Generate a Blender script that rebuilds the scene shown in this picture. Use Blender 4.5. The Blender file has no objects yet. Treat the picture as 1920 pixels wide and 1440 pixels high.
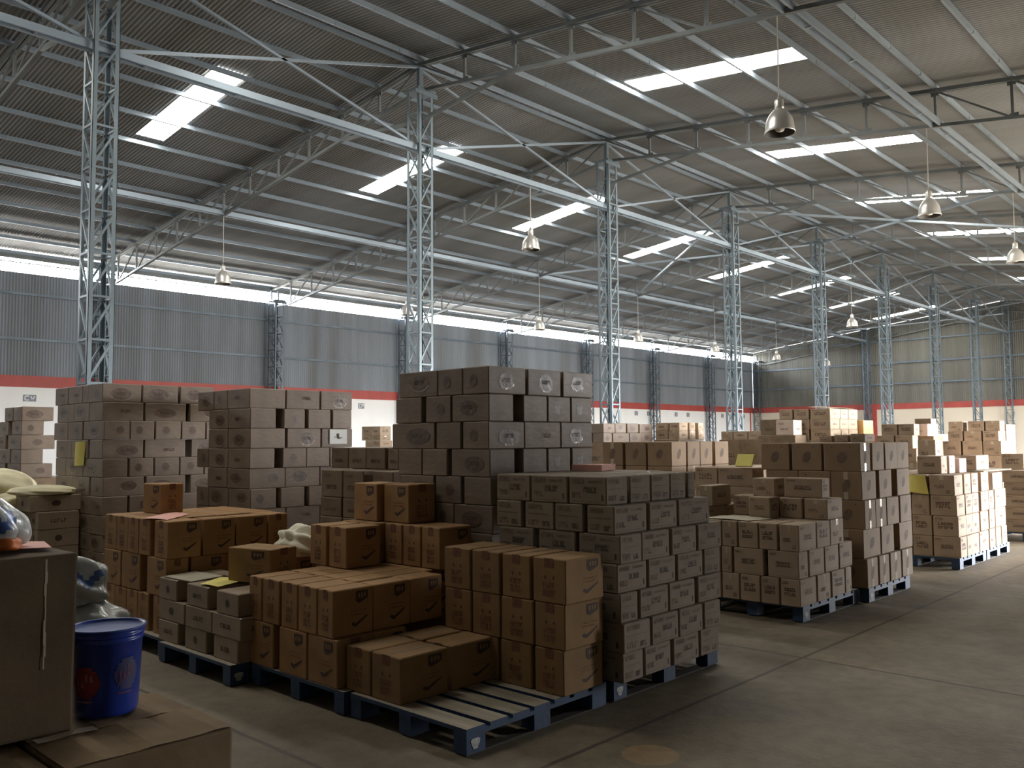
import bpy, math, random
from mathutils import Vector, Matrix
C = bpy.context.scene
R_ = math.radians
# ---------------------------------------------------------------- camera, sky, exposure
F_PX, YAW, PIT, ROLL, EYE = 1634.62, 0.7529, 0.0640, -0.0074, 1.65
cd = bpy.data.cameras.new('camera'); cam = bpy.data.objects.new('camera', cd); C.collection.objects.link(cam)
fw = Vector((math.cos(YAW)*math.cos(PIT), math.sin(YAW)*math.cos(PIT), math.sin(PIT)))
rt = Vector((math.sin(YAW), -math.cos(YAW), 0)); up = rt.cross(fw)
r2 = math.cos(ROLL)*rt+math.sin(ROLL)*up; u2 = -math.sin(ROLL)*rt+math.cos(ROLL)*up
cam.matrix_world = Matrix(((r2.x, u2.x, -fw.x, 0), (r2.y, u2.y, -fw.y, 0), (r2.z, u2.z, -fw.z, EYE), (0, 0, 0, 1)))
cd.sensor_fit = 'HORIZONTAL'; cd.sensor_width = 36.0; cd.lens = F_PX/1920*36; cd.clip_start = .05; cd.clip_end = 300
C.camera = cam
SKY = 150.0; SKYLIGHT = 56.0
w = bpy.data.worlds.new('sky'); C.world = w; w.use_nodes = True
bg = w.node_tree.nodes['Background']; bg.inputs[1].default_value = SKY
_tc = w.node_tree.nodes.new('ShaderNodeTexCoord'); _sp = w.node_tree.nodes.new('ShaderNodeSeparateXYZ'); _cr = w.node_tree.nodes.new('ShaderNodeValToRGB')
w.node_tree.links.new(_tc.outputs['Generated'], _sp.inputs[0]); w.node_tree.links.new(_sp.outputs[2], _cr.inputs[0]); w.node_tree.links.new(_cr.outputs[0], bg.inputs[0])
_cr.color_ramp.elements[0].position = 0.0; _cr.color_ramp.elements[0].color = (.46, .44, .40, 1)      # sunlit ground outside
_cr.color_ramp.elements[1].position = 0.02; _cr.color_ramp.elements[1].color = (.94, .95, .97, 1)      # bright overcast sky
C.view_settings.view_transform = 'Standard'; C.view_settings.look = 'None'
C.view_settings.exposure = -1.2; C.view_settings.gamma = 1.0; C.view_settings.use_curve_mapping = False
try:
    C.cycles.use_denoising = True; C.cycles.max_bounces = 10; C.cycles.diffuse_bounces = 6; C.cycles.sample_clamp_indirect = 12
except Exception: pass
# building measures
X0, BAY, YR, YL, YW = 4.892, 6.0, 12.6, 27.7, -2.5        # first column, bay, ridge line, left wall, right wall
XA, XB = X0-1.4*BAY, X0+8*BAY                                # building ends
SL = 0.1205
def roofz(y, top=9.12): return top-SL*abs(y-YR)
DOORS = ((15.2, 30.5, 4.0), (39.0, 45.0, 3.6))             # openings in the right wall
def portal(loc, sx, sy, rot):
    l = bpy.data.lights.new('daylight_portal', 'AREA'); l.shape = 'RECTANGLE'; l.size = sx; l.size_y = sy
    l.cycles.is_portal = True
    o = bpy.data.objects.new('daylight_portal', l); C.collection.objects.link(o); o.location = loc; o.rotation_euler = rot
for a, b, h in DOORS: portal(((a+b)/2, YW, h/2), b-a, h, (R_(90), 0, 0))
portal(((XA+XB)/2, YL, 6.86), XB-XA, .42, (R_(-90), 0, 0))

# ---------------------------------------------------------------- materials
def nodes(name):
    m = bpy.data.materials.new(name); m.use_nodes = True
    nt = m.node_tree; return m, nt, nt.nodes['Principled BSDF']
def mat(name, col, rough=.7, metal=0., var=.0, scale=3., bump=0., bscale=40., coat=0., coatr=.2, rnd=0., spec=.5, col2=None, stretch=(1, 1, 1), bstretch=None):
    m, nt, p = nodes(name); N = nt.nodes.new; K = nt.links.new
    p.inputs['Base Color'].default_value = (*col, 1); p.inputs['Roughness'].default_value = rough
    p.inputs['Metallic'].default_value = metal; p.inputs['Specular IOR Level'].default_value = spec
    p.inputs['Coat Weight'].default_value = coat; p.inputs['Coat Roughness'].default_value = coatr
    tc = N('ShaderNodeTexCoord'); mp = N('ShaderNodeMapping'); mp.inputs['Scale'].default_value = stretch
    K(tc.outputs['Object'], mp.inputs[0])
    last = None
    if var or col2:
        n = N('ShaderNodeTexNoise'); n.inputs['Scale'].default_value = scale; n.inputs['Detail'].default_value = 5
        K(mp.outputs[0], n.inputs[0])
        mx = N('ShaderNodeMix'); mx.data_type = 'RGBA'
        c2 = col2 or tuple(c*(1-var) for c in col)
        mx.inputs[6].default_value = (*c2, 1); mx.inputs[7].default_value = (*(tuple(min(1, c*(1+var*.5)) for c in col)), 1)
        rp = N('ShaderNodeMapRange'); rp.inputs[1].default_value = .3; rp.inputs[2].default_value = .7
        K(n.outputs[0], rp.inputs[0]); K(rp.outputs[0], mx.inputs[0]); last = mx.outputs[2]
    if rnd:
        oi = N('ShaderNodeObjectInfo'); mr = N('ShaderNodeMapRange'); mr.inputs[3].default_value = 1-rnd; mr.inputs[4].default_value = 1+rnd
        K(oi.outputs['Random'], mr.inputs[0])
        hs = N('ShaderNodeHueSaturation'); K(mr.outputs[0], hs.inputs['Value'])
        if last: K(last, hs.inputs['Color'])
        else: hs.inputs['Color'].default_value = (*col, 1)
        last = hs.outputs[0]
    if last: K(last, p.inputs['Base Color'])
    if bump:
        n2 = N('ShaderNodeTexNoise'); n2.inputs['Scale'].default_value = bscale; n2.inputs['Detail'].default_value = 4
        if bstretch:
            mp2 = N('ShaderNodeMapping'); mp2.inputs['Scale'].default_value = bstretch; K(tc.outputs['Object'], mp2.inputs[0]); K(mp2.outputs[0], n2.inputs[0])
        else: K(mp.outputs[0], n2.inputs[0])
        b = N('ShaderNodeBump'); b.inputs['Strength'].default_value = bump; b.inputs['Distance'].default_value = .01
        K(n2.outputs[0], b.inputs['Height']); K(b.outputs[0], p.inputs['Normal'])
        if coat: K(b.outputs[0], p.inputs['Coat Normal'])
    return m
def emis(name, col, s):
    m, nt, p = nodes(name); p.inputs['Emission Color'].default_value = (*col, 1); p.inputs['Emission Strength'].default_value = s
    p.inputs['Base Color'].default_value = (.8, .8, .75, 1); return m
M = {}
M['kraft_w'] = mat('film_wrapped_cardboard', (.215, .158, .115), .65, var=.2, scale=5, bump=.4, bscale=9, coat=.16, coatr=.3, rnd=.10, bstretch=(1, 1, 2.5))
M['kraft_m'] = mat('dull_brown_cardboard', (.21, .145, .09), .75, var=.2, scale=5, bump=.2, bscale=12, coat=.2, rnd=.12)
M['kraft_q'] = mat('greyish_cardboard', (.25, .195, .14), .85, var=.15, scale=6, rnd=.08)
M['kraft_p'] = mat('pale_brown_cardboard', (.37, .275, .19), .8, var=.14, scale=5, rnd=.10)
M['kraft_b'] = mat('tan_cardboard', (.29, .195, .115), .8, var=.15, scale=4, rnd=.10)
M['kraft_o'] = mat('orange_brown_cardboard', (.35, .195, .080), .85, var=.16, scale=6, rnd=.09)
M['kraft_s'] = mat('grey_brown_cardboard', (.31, .235, .165), .8, var=.18, scale=6, coat=.15, rnd=.1)
M['kraft_old'] = mat('dusty_worn_cardboard', (.215, .145, .075), .9, var=.3, scale=3, bump=.3, bscale=14)
M['kraft_lit'] = mat('pale_pinkish_sunlit_cardboard', (.70, .56, .48), .8, var=.1, scale=5, rnd=.06)  # pale card; the glare on the white-lit cartons is put into its colour
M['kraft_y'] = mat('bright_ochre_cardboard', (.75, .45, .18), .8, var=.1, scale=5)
M['ink'] = mat('faded_brown_ink', (.075, .045, .035), .8, var=.3, scale=30)
M['ink_soft'] = mat('pale_printed_ink', (.17, .115, .08), .85, var=.25, scale=40)
M['ink_o'] = mat('faded_red_brown_ink', (.20, .085, .045), .85, var=.25, scale=40)
M['ink_red'] = mat('red_ink', (.5, .06, .08), .7, var=.2, scale=20)
M['seam'] = mat('shadow_gap_paper_edge', (.12, .08, .05), .9, var=.2, scale=20)
M['tape'] = mat('clear_packing_tape', (.50, .42, .32), .12, var=.1, scale=20, coat=.8, coatr=.05, bump=.15, bscale=30)
M['film'] = mat('clear_stretch_film_patch', (.125, .08, .055), .45, var=.3, scale=14, bump=.5, bscale=16, coat=.12, coatr=.3)
M['filmring'] = mat('gathered_film_edge', (.27, .21, .165), .4, bump=.7, bscale=30, coat=.35, coatr=.2)
M['steel'] = mat('grey_blue_painted_steel', (.185, .235, .275), .45, .25, var=.2, scale=2)
M['steel_w'] = mat('dusty_blue_steel', (.15, .195, .245), .5, .2, var=.25, scale=2)
M['steel_t'] = mat('dark_grey_primed_steel', (.17, .19, .20), .55, .2, var=.25, scale=2)
M['purlin'] = mat('galvanised_purlin_steel', (.33, .40, .475), .4, .35, var=.2, scale=1.5, stretch=(.3, 1, 1))
M['roof'] = mat('weathered_roof_sheet', (.265, .28, .30), .7, .1, var=.35, scale=.5, stretch=(1.2, .25, 1), col2=(.17, .17, .17))
M['clad'] = mat('weathered_wall_cladding', (.26, .295, .35), .65, .1, col2=(.15, .16, .175), scale=1.1, stretch=(1, 1, .07))
M['cladb'] = mat('dull_green_grey_cladding', (.19, .195, .175), .65, .1, col2=(.115, .112, .098), scale=1.3, stretch=(1, 1, .06))
M['white'] = mat('white_painted_masonry', (.90, .90, .90), .8, var=.05, scale=1, bump=.1, bscale=20)
M['cream'] = mat('cream_lit_white_masonry', (.74, .66, .55), .8, var=.05, scale=1)  # white end wall with its warm cream light put into the colour
M['red'] = mat('red_painted_band', (.42, .075, .065), .6, var=.15, scale=2)
M['wood'] = mat('dusty_worn_deck_wood', (.34, .29, .22), .85, var=.35, scale=5, stretch=(3, .4, 3), bump=.3, bscale=25)
M['blue'] = mat('blue_painted_wood', (.022, .055, .125), .6, var=.35, scale=8, bump=.2, bscale=30)
M['wood_dark'] = mat('gap_shaded_bare_wood', (.06, .05, .04), .9, var=.3, scale=8)  # unpainted boards, coloured dark to carry the shade of the gap under pallets
M['bucket_lid'] = mat('scuffed_blue_plastic', (.010, .045, .24), .6, var=.2, scale=6)
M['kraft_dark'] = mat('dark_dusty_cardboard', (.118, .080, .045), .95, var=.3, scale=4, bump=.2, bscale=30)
M['kraft_c'] = mat('yellow_brown_cardboard', (.285, .165, .066), .85, var=.16, scale=6, rnd=.08)
M['chalk'] = mat('worn_white_paint', (.55, .55, .55), .8, var=.4, scale=30)
M['bucket'] = mat('blue_glossy_plastic', (.012, .04, .30), .28, var=.1, scale=3, coat=.3)
M['bag'] = mat('clear_crumpled_plastic', (.42, .44, .43), .3, var=.3, scale=6, bump=.7, bscale=10, coat=.5)
M['bagblue'] = mat('blue_print_on_bag', (.06, .12, .32), .35, var=.3, scale=8, bump=.5, bscale=12)
M['orange'] = mat('orange_print_on_bag', (.6, .16, .03), .4, var=.2, scale=8)
M['sack'] = mat('cream_fabric', (.93, .86, .60), .9, var=.15, scale=5, bump=.5, bscale=14)
M['sackw'] = mat('off_white_fabric', (.93, .88, .72), .9, var=.1, scale=5, bump=.5, bscale=18)
M['pyellow'] = mat('yellow_paper', (.75, .66, .18), .8, var=.06, scale=8)
M['ppink'] = mat('pink_paper', (.78, .42, .36), .8, var=.06, scale=8)
M['pgrey'] = mat('grey_board', (.42, .38, .29), .8, var=.15, scale=4)
M['pwhite'] = mat('white_paper', (.78, .78, .74), .8, var=.05, scale=8)
M['alu'] = mat('spun_aluminium', (.86, .84, .80), .3, .6, var=.08, scale=4)
M['cable'] = mat('pale_cable_sheath', (.45, .42, .38), .6, var=.1)
M['dark'] = mat('dark_lamp_inside', (.10, .09, .08), .5, var=.1)
M['signgrey'] = mat('grey_sign_plate', (.22, .23, .28), .6, var=.1)
M['signwhite'] = mat('white_sign_letter', (.75, .75, .8), .6, var=.03)
M['skylight'] = emis('daylit_translucent_sheet', (1.0, .96, .86), SKYLIGHT)
def floor_mat():
    m, nt, p = nodes('dusty_concrete'); N = nt.nodes.new; K = nt.links.new
    tc = N('ShaderNodeTexCoord'); sp = N('ShaderNodeSeparateXYZ'); K(tc.outputs['Object'], sp.inputs[0])
    def noise(s, d, st=None):
        n = N('ShaderNodeTexNoise'); n.inputs['Scale'].default_value = s; n.inputs['Detail'].default_value = d
        K(tc.outputs['Object'], n.inputs[0]); return n.outputs[0]
    def math_(op, a, b=None):
        n = N('ShaderNodeMath'); n.operation = op
        for i, v in enumerate((a, b)):
            if v is None: continue
            if isinstance(v, (int, float)): n.inputs[i].default_value = v
            else: K(v, n.inputs[i])
        return n.outputs[0]
    wob = math_('MULTIPLY', math_('SUBTRACT', noise(7, 3), .5), .02)
    def joint(ax, off, per):
        v = math_('ADD', math_('SUBTRACT', sp.outputs[ax], off-per*10), wob)
        f = math_('FRACT', math_('DIVIDE', v, per)); d = math_('MULTIPLY', math_('MINIMUM', f, math_('SUBTRACT', 1.0, f)), per)
        return math_('LESS_THAN', d, .015)
    j = math_('MAXIMUM', joint(0, 6.35, 3.72), joint(1, 2.98, 4.0))
    mx = N('ShaderNodeMix'); mx.data_type = 'RGBA'; mx.inputs[6].default_value = (.13, .10, .062, 1); mx.inputs[7].default_value = (.225, .18, .118, 1)
    rp = N('ShaderNodeMapRange'); rp.inputs[1].default_value = .35; rp.inputs[2].default_value = .68; K(noise(.9, 8), rp.inputs[0]); K(rp.outputs[0], mx.inputs[0])
    m2 = N('ShaderNodeMix'); m2.data_type = 'RGBA'; m2.blend_type = 'MULTIPLY'; m2.inputs[0].default_value = .5; K(mx.outputs[2], m2.inputs[6])
    cr = N('ShaderNodeMapRange'); cr.inputs[1].default_value = .35; cr.inputs[2].default_value = .6; cr.inputs[3].default_value = .55; K(noise(9, 6), cr.inputs[0])
    cb = N('ShaderNodeCombineColor'); [K(cr.outputs[0], cb.inputs[i]) for i in range(3)]; K(cb.outputs[0], m2.inputs[7])
    m3 = N('ShaderNodeMix'); m3.data_type = 'RGBA'; K(math_('MULTIPLY', j, .9), m3.inputs[0]); K(m2.outputs[2], m3.inputs[6]); m3.inputs[7].default_value = (.05, .035, .025, 1)
    # a dull orange ring scuffed on the slab
    dx = math_('SUBTRACT', sp.outputs[0], 3.90); dy = math_('SUBTRACT', sp.outputs[1], 2.68)
    rr = math_('SQRT', math_('ADD', math_('MULTIPLY', dx, dx), math_('MULTIPLY', dy, dy)))
    ring = math_('MULTIPLY', math_('LESS_THAN', rr, .15), math_('MULTIPLY', noise(14, 4), .8))
    m4 = N('ShaderNodeMix'); m4.data_type = 'RGBA'; K(ring, m4.inputs[0]); K(m3.outputs[2], m4.inputs[6]); m4.inputs[7].default_value = (.42, .25, .10, 1)
    K(m4.outputs[2], p.inputs['Base Color'])
    rg = N('ShaderNodeMapRange'); rg.inputs[3].default_value = .5; rg.inputs[4].default_value = .8; K(noise(2.5, 5), rg.inputs[0]); K(rg.outputs[0], p.inputs['Roughness'])
    b = N('ShaderNodeBump'); b.inputs['Strength'].default_value = .25; b.inputs['Distance'].default_value = .01; K(noise(30, 5), b.inputs['Height']); K(b.outputs[0], p.inputs['Normal'])
    return m
M['floor'] = floor_mat()

# ---------------------------------------------------------------- mesh helpers
class MB:
    def __init__(s): s.v = []; s.f = []; s.m = []; s.sm = []
    def face(s, pts, mi=0, smooth=False):
        n = len(s.v); s.v += [tuple(p) for p in pts]; s.f.append(tuple(range(n, n+len(pts)))); s.m.append(mi); s.sm.append(smooth)
    def box(s, a, b, mi=0):
        n = len(s.v); x0, y0, z0 = a; x1, y1, z1 = b
        s.v += [(x0, y0, z0), (x1, y0, z0), (x1, y1, z0), (x0, y1, z0), (x0, y0, z1), (x1, y0, z1), (x1, y1, z1), (x0, y1, z1)]
        for q in ((0, 3, 2, 1), (4, 5, 6, 7), (0, 1, 5, 4), (1, 2, 6, 5), (2, 3, 7, 6), (3, 0, 4, 7)):
            s.f.append(tuple(n+i for i in q)); s.m.append(mi); s.sm.append(False)
    def beam(s, p, q, w, h, mi=0, upv=(0, 0, 1)):
        p = Vector(p); q = Vector(q); d = (q-p).normalized(); u = Vector(upv)
        if abs(d.dot(u)) > .98: u = Vector((1, 0, 0))
        a = d.cross(u).normalized(); b = a.cross(d).normalized(); a = a*w/2; b = b*h/2
        n = len(s.v)
        for e in (p, q): s.v += [tuple(e-a-b), tuple(e+a-b), tuple(e+a+b), tuple(e-a+b)]
        for k in ((0, 3, 2, 1), (4, 5, 6, 7), (0, 1, 5, 4), (1, 2, 6, 5), (2, 3, 7, 6), (3, 0, 4, 7)):
            s.f.append(tuple(n+i for i in k)); s.m.append(mi); s.sm.append(False)
    def angle(s, p, q, w, t, sx, sy, mi=0):
        # L section: two thin plates meeting at the line p-q, legs pointing towards sx and sy
        p = Vector(p); q = Vector(q)
        for dvec, n in ((Vector((sx, 0, 0)), Vector((0, sy, 0))), (Vector((0, sy, 0)), Vector((sx, 0, 0)))):
            s.hexa([p, p+dvec*w, p+dvec*w+n*t, p+n*t], [q, q+dvec*w, q+dvec*w+n*t, q+n*t], mi)
    def hexa(s, A, B, mi=0):
        n = len(s.v); s.v += [tuple(v) for v in A]+[tuple(v) for v in B]
        for k in ((3, 2, 1, 0), (4, 5, 6, 7), (0, 1, 5, 4), (1, 2, 6, 5), (2, 3, 7, 6), (3, 0, 4, 7)):
            s.f.append(tuple(n+i for i in k)); s.m.append(mi); s.sm.append(False)
    def lathe(s, prof, seg=32, mi=0, c=(0, 0, 0)):
        n = len(s.v)
        for r, z in prof:
            for k in range(seg):
                t = 2*math.pi*k/seg; s.v.append((c[0]+r*math.cos(t), c[1]+r*math.sin(t), c[2]+z))
        for i in range(len(prof)-1):
            for k in range(seg):
                k2 = (k+1) % seg; s.f.append((n+i*seg+k, n+i*seg+k2, n+(i+1)*seg+k2, n+(i+1)*seg+k)); s.m.append(mi); s.sm.append(True)
    def mesh(s, name, mats):
        me = bpy.data.meshes.new(name); me.from_pydata(s.v, [], s.f)
        for mm in mats: me.materials.append(mm)
        me.polygons.foreach_set('material_index', s.m); me.polygons.foreach_set('use_smooth', s.sm); me.update(); return me
    def build(s, name, mats, parent=None, loc=None, recalc=False):
        if not isinstance(mats, (list, tuple)): mats = [mats]
        me = s.mesh(name, mats)
        if recalc:
            import bmesh
            b = bmesh.new(); b.from_mesh(me); bmesh.ops.recalc_face_normals(b, faces=b.faces); b.to_mesh(me); b.free()
        return link(name, me, parent, loc)
def link(name, data, parent=None, loc=None):
    o = bpy.data.objects.new(name, data); C.collection.objects.link(o)
    if parent: o.parent = parent
    if loc: o.location = loc
    return o
def tag(o, label=None, cat=None, group=None, kind=None):
    for k, v in (('label', label), ('category', cat), ('group', group), ('kind', kind)):
        if v: o[k] = v
    return o
def empty(name, loc, rz=0):
    o = bpy.data.objects.new(name, None); C.collection.objects.link(o); o.location = loc; o.rotation_euler = (0, 0, rz); o.empty_display_size = .2; return o
def struct(o): o['kind'] = 'structure'; return o
ORD = ['first', 'second', 'third', 'fourth', 'fifth', 'sixth', 'seventh', 'eighth', 'ninth', 'tenth', 'eleventh', 'twelfth', 'thirteenth', 'fourteenth']

# ---------------------------------------------------------------- the shell
b = MB(); b.box((XA-1, YW-8, -.2), (XB+.4, YL+.3, 0)); struct(b.build('floor', M['floor']))
# masonry lower walls with a painted band on top
b = MB(); b.box((XA, YL+.05, 0), (XB+.3, YL+.3, 3.29)); struct(b.build('wall_left', M['white']))
b = MB(); b.box((XA, YL+.03, 3.29), (XB+.3, YL+.3, 3.63)); b.box((52.40, YL+.03, 0), (52.55, YL+.05, 3.3)); struct(b.build('trim_1', M['red']))
b = MB(); b.box((XB+.10, YW, 0), (XB+.35, YL+.05, 3.29)); struct(b.build('wall_back', M['cream']))
b = MB(); b.box((XB+.08, YW, 3.29), (XB+.35, YL+.03, 3.63)); b.box((XB+.06, 19.75, 0), (XB+.10, 20.35, 3.3)); struct(b.build('trim_2', M['red']))
def corrugated(b, along, a0, a1, pitch, amp, put, rows, skip=None, n=6):
    k = int(round((a1-a0)/pitch)); cols = []
    for i in range(k*n+1):
        t = a0+(a1-a0)*i/(k*n); cols.append((t, amp*math.sin(2*math.pi*i/n)))
    base = len(b.v); nr = len(rows)
    for t, d in cols:
        for r in rows: b.v.append(put(t, d, r))
    for i in range(len(cols)-1):
        for j in range(nr-1):
            if skip and skip((cols[i][0]+cols[i+1][0])/2, j): continue
            q = (base+i*nr+j, base+(i+1)*nr+j, base+(i+1)*nr+j+1, base+i*nr+j+1)
            b.f.append(q); b.m.append(0); b.sm.append(True)
b = MB(); corrugated(b, 'x', XA, XB+.2, .085, .010, lambda t, d, r: (t, YL+.12+d, r), [3.6, 6.66]); struct(b.build('wall_left_upper', M['clad']))
b = MB()
corrugated(b, 'y', YW, YR, .105, .011, lambda t, d, r: (XB+.16+d, t, 3.6 if r == 0 else roofz(t)-.03), [0, 1])
corrugated(b, 'y', YR, YL+.1, .105, .011, lambda t, d, r: (XB+.16+d, t, 3.6 if r == 0 else roofz(t)-.03), [0, 1]); struct(b.build('wall_back_upper', M['cladb']))
b = MB(); cuts = [XA]+[v for a, c, h in DOORS for v in (a, c)]+[XB+.3]
for i in range(0, len(cuts), 2): b.box((cuts[i], YW-.25, 0), (cuts[i+1], YW, 7.32))
for a, c, h in DOORS: b.box((a, YW-.25, h), (c, YW, 7.32))
struct(b.build('wall_right', M['cladb']))
b = MB(); b.box((XA-.3, YW, 0), (XA, YL, 9.1)); struct(b.build('wall_front', M['cladb']))
# skylight panels: one per bay on each slope
SKX = [X0+BAY*i+3.15 for i in range(-1, 8)]; SKW = .57
SKXR = [x for x in SKX]
def insky(x): return any(s <= x <= s+SKW for s in SKX)
def slope(side):
    ya, yb, yc, yd = (YR, 15.24, 18.66, YL+.9) if side > 0 else (YR, 9.92, 6.46, YW-.9)
    b = MB(); corrugated(b, 'x', XA-.3, XB+.4, .08, .011, lambda t, d, r: (t, r, roofz(r)+d), [ya, yb, yc, yd], skip=lambda x, j: j == 1 and insky(x))
    struct(b.build('ceiling' if side > 0 else 'ceiling_right', M['roof']))
    for k, s in enumerate(SKX):
        p = MB(); p.face([(s-.04, yb+.05*side*-1, roofz(yb)-.012), (s+SKW+.04, yb-.05*side, roofz(yb)-.012), (s+SKW+.04, yc+.05*side, roofz(yc)-.012), (s-.04, yc+.05*side, roofz(yc)-.012)])
        struct(p.build('window_%d' % (k+1+(10 if side < 0 else 0)), M['skylight']))
slope(1); slope(-1)
b = MB(); b.box((XA, YR-.25, roofz(YR)+.02), (XB, YR+.25, roofz(YR)+.05)); struct(b.build('trim_3', M['roof']))

# ---------------------------------------------------------------- steel frame
# lattice column: four angle legs, rungs and diagonals on every side
def lattice_parts(root, h, sx, sy, m, panel=.607, t=.062):
    for ax in (-1, 1):
        for ay in (-1, 1):
            b = MB(); x, y = ax*sx/2, ay*sy/2
            b.angle((x, y, 0), (x, y, h), t, .007, -ax, -ay); b.build('leg', m, root, recalc=True)
    n = int(h/panel)
    for face, (p, q) in enumerate((((-1, -1), (1, -1)), ((-1, -1), (-1, 1)), ((-1, 1), (1, 1)), ((1, -1), (1, 1)))):
        b = MB(); e = .012
        P = lambda c, z: (c[0]*(sx/2-e), c[1]*(sy/2-e), z)
        for k in range(n+1):
            z = min(h-.03, .05+k*panel); b.beam(P(p, z), P(q, z), .03, .03)
            if k < n:
                z2 = min(h-.03, z+panel); b.beam(P(p, z), P(q, z2), .028, .028)
        b.build('lacing', m, root)
def column(name, x, y, h, sx, sy, m, label, group, post=None):
    r = empty(name, (x, y, 0)); tag(r, label, 'column', group); lattice_parts(r, h, sx, sy, m)
    b = MB(); b.box((-sx/2-.08, -sy/2-.08, 0), (sx/2+.08, sy/2+.08, .02)); b.build('base_plate', m, r)
    b = MB(); b.box((-sx/2-.05, -sy/2-.03, h), (sx/2+.05, sy/2+.03, h+.05)); b.beam((-sx/2-.1, -sy/2, h-.04), (sx/2+.1, -sy/2, h-.04), .03, .08); b.build('cap_plate', m, r)
    if post: b = MB(); b.box((-.05, -.04, h+.05), (.05, .04, post)); b.build('top_post', m, r)
    return r
for i in range(-1, 9):
    lab = 'behind camera' if i < 0 else ('nearest' if i == 0 else ORD[i]+' nearest')
    if i < 0: continue
    column('lattice_column', X0+BAY*i, YR, 8.37 if i < 8 else 8.6, .36, .36, M['steel'], 'tall grey-blue lattice steel column under the ridge, %s to camera' % lab, 'lattice columns along the ridge', 8.98)
for i in range(1, 9):
    r = column('wall_column', X0+BAY*i, YL-.30, 6.66, .36, .46, M['steel_w'], 'dusty blue lattice column against left wall, %s along from the left' % ORD[i-1], 'lattice columns along the left wall')
    b = MB()
    for s in (-1, 1): b.beam((s*.14, .1, 6.7), (s*.14, .1, 7.07), .05, .05)
    b.build('top_post', M['steel_w'], r)
column('wall_column', XB-.25, 20.16, 8.05, .30, .36, M['steel_w'], 'dark lattice column against back wall above the red pilaster', 'lattice columns along the back wall')
# roof trusses
NODE = 1.26
def truss(i):
    x = X0+BAY*i; r = empty('roof_truss', (x, YR, 0))
    nm = {0: 'nearest to camera, cut by the frame', 8: 'against the back wall'}.get(i, '%s nearest to camera' % ORD[i])
    tag(r, 'dark lattice roof truss spanning both slopes, '+nm, 'truss', 'roof trusses')
    zt = lambda k: 8.95-SL*NODE*k; zb = lambda k: 8.44-.140*NODE*k
    for s in (1, -1):
        b = MB()
        b.beam((-.035, 0, zt(0)), (-.035, s*NODE*12, zt(12)), .05, .07); b.beam((.035, 0, zt(0)), (.035, s*NODE*12, zt(12)), .05, .07); b.build('top_chord', M['steel_t'], r)
        b = MB(); b.beam((0, 0, zb(0)), (0, s*NODE*11.1, zb(11.1)), .07, .06); b.beam((0, s*NODE*11.1, zb(11.1)), (0, s*NODE*11.75, zb(11.1)+.02), .05, .05)
        b.build('bottom_chord', M['steel_t'], r)
        b = MB()
        for k in range(1, 12):
            y = s*NODE*k
            if zt(k)-zb(k) > .02: b.beam((0, y, zt(k)), (0, y, zb(k)), .045, .045)
            # gusset plates
            b.box((-.012, y-.07, zt(k)-.1), (.012, y+.07, zt(k))); b.box((-.012, y-.09, zb(k)), (.012, y+.05, zb(k)+.08))
        for k in range(0, 11):
            if s > 0: b.beam((0, s*NODE*k, zt(k)), (0, s*NODE*(k+1), zb(k+1)), .035, .035)
            else: b.beam((0, s*NODE*k, zt(k)), (0, s*NODE*(k+1), zb(k+1)), .035, .035)
        b.build('web', M['steel_t'], r)
        b = MB(); b.beam((0, s*.17, 7.86), (0, s*NODE*2, zb(2)), .06, .06); b.build('knee_brace', M['steel_t'], r)
for i in range(0, 9): truss(i)
# purlins along the building
for s in (1, -1):
    for k in range(0, 13):
        y = YR+s*(NODE*k if k else .13); z = roofz(y)-.085
        b = MB(); b.beam((XA, y, z), (XB+.1, y, z), .045, .09, upv=(0, s*SL, 1))
        for q in range(int((XB-XA)/1.45)):
            xx = XA+.7+q*1.45; b.box((xx, y-.028, z-.05), (xx+.03, y+.028, z+.04))
        if s < 0 and k > 7: continue
        sd = 'left' if s > 0 else 'right'
        tag(b.build('purlin', M['purlin']), 'long galvanised roof purlin on %s slope, %s down from ridge' % (sd, ORD[k]), 'purlin', 'roof purlins')
for nm, y, z, lab in (('tie_beam', YR, 7.275, 'long pale steel tie beam running through the ridge columns'),
                      ('tie_beam', YR+NODE*6, 7.42, 'pale steel tie beam under trusses, midway up left slope'),
                      ('tie_beam', YR-NODE*6, 7.42, 'pale steel tie beam under trusses on right slope')):
    b = MB()
    for d in (-.07, .07): b.beam((XA, y+d, z), (XB, y+d, z), .035, .11)
    for q in range(int((XB-XA)/1.5)): b.box((XA+q*1.5, y-.06, z-.05), (XA+q*1.5+.04, y+.06, z-.04))
    tag(b.build(nm, M['purlin']), lab, 'beam', 'tie beams')
b = MB(); b.beam((XA, YL+.02, 7.10), (XB, YL+.02, 7.10), .10, .13)
for q in range(int((XB-XA)/.25)):
    xx = XA+q*.25; b.beam((xx, YL+.02, 7.02), (xx+.125, YL+.02, 6.93), .015, .02); b.beam((xx+.125, YL+.02, 6.93), (xx+.25, YL+.02, 7.02), .015, .02)
b.beam((XA, YL+.02, 6.93), (XB, YL+.02, 6.93), .04, .03)
tag(b.build('eave_beam', M['steel_t']), 'lattice eave beam above the bright gap along left wall', 'beam')
for i in range(-1, 8):
    x = X0+BAY*i
    for a, c, lab in (((x+.18, YR, 7.33), (x+BAY-.05, YR, 8.9), 'rising'), ((x+.05, YR, 8.85), (x+BAY-.18, YR, 7.35), 'falling')):
        b = MB(); b.beam(a, c, .045, .045)
        tag(b.build('diagonal_brace', M['purlin']), 'thin pale %s brace in ridge line, %s bay from the left' % (lab, ORD[i+1]), 'brace', 'ridge line braces')
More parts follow.
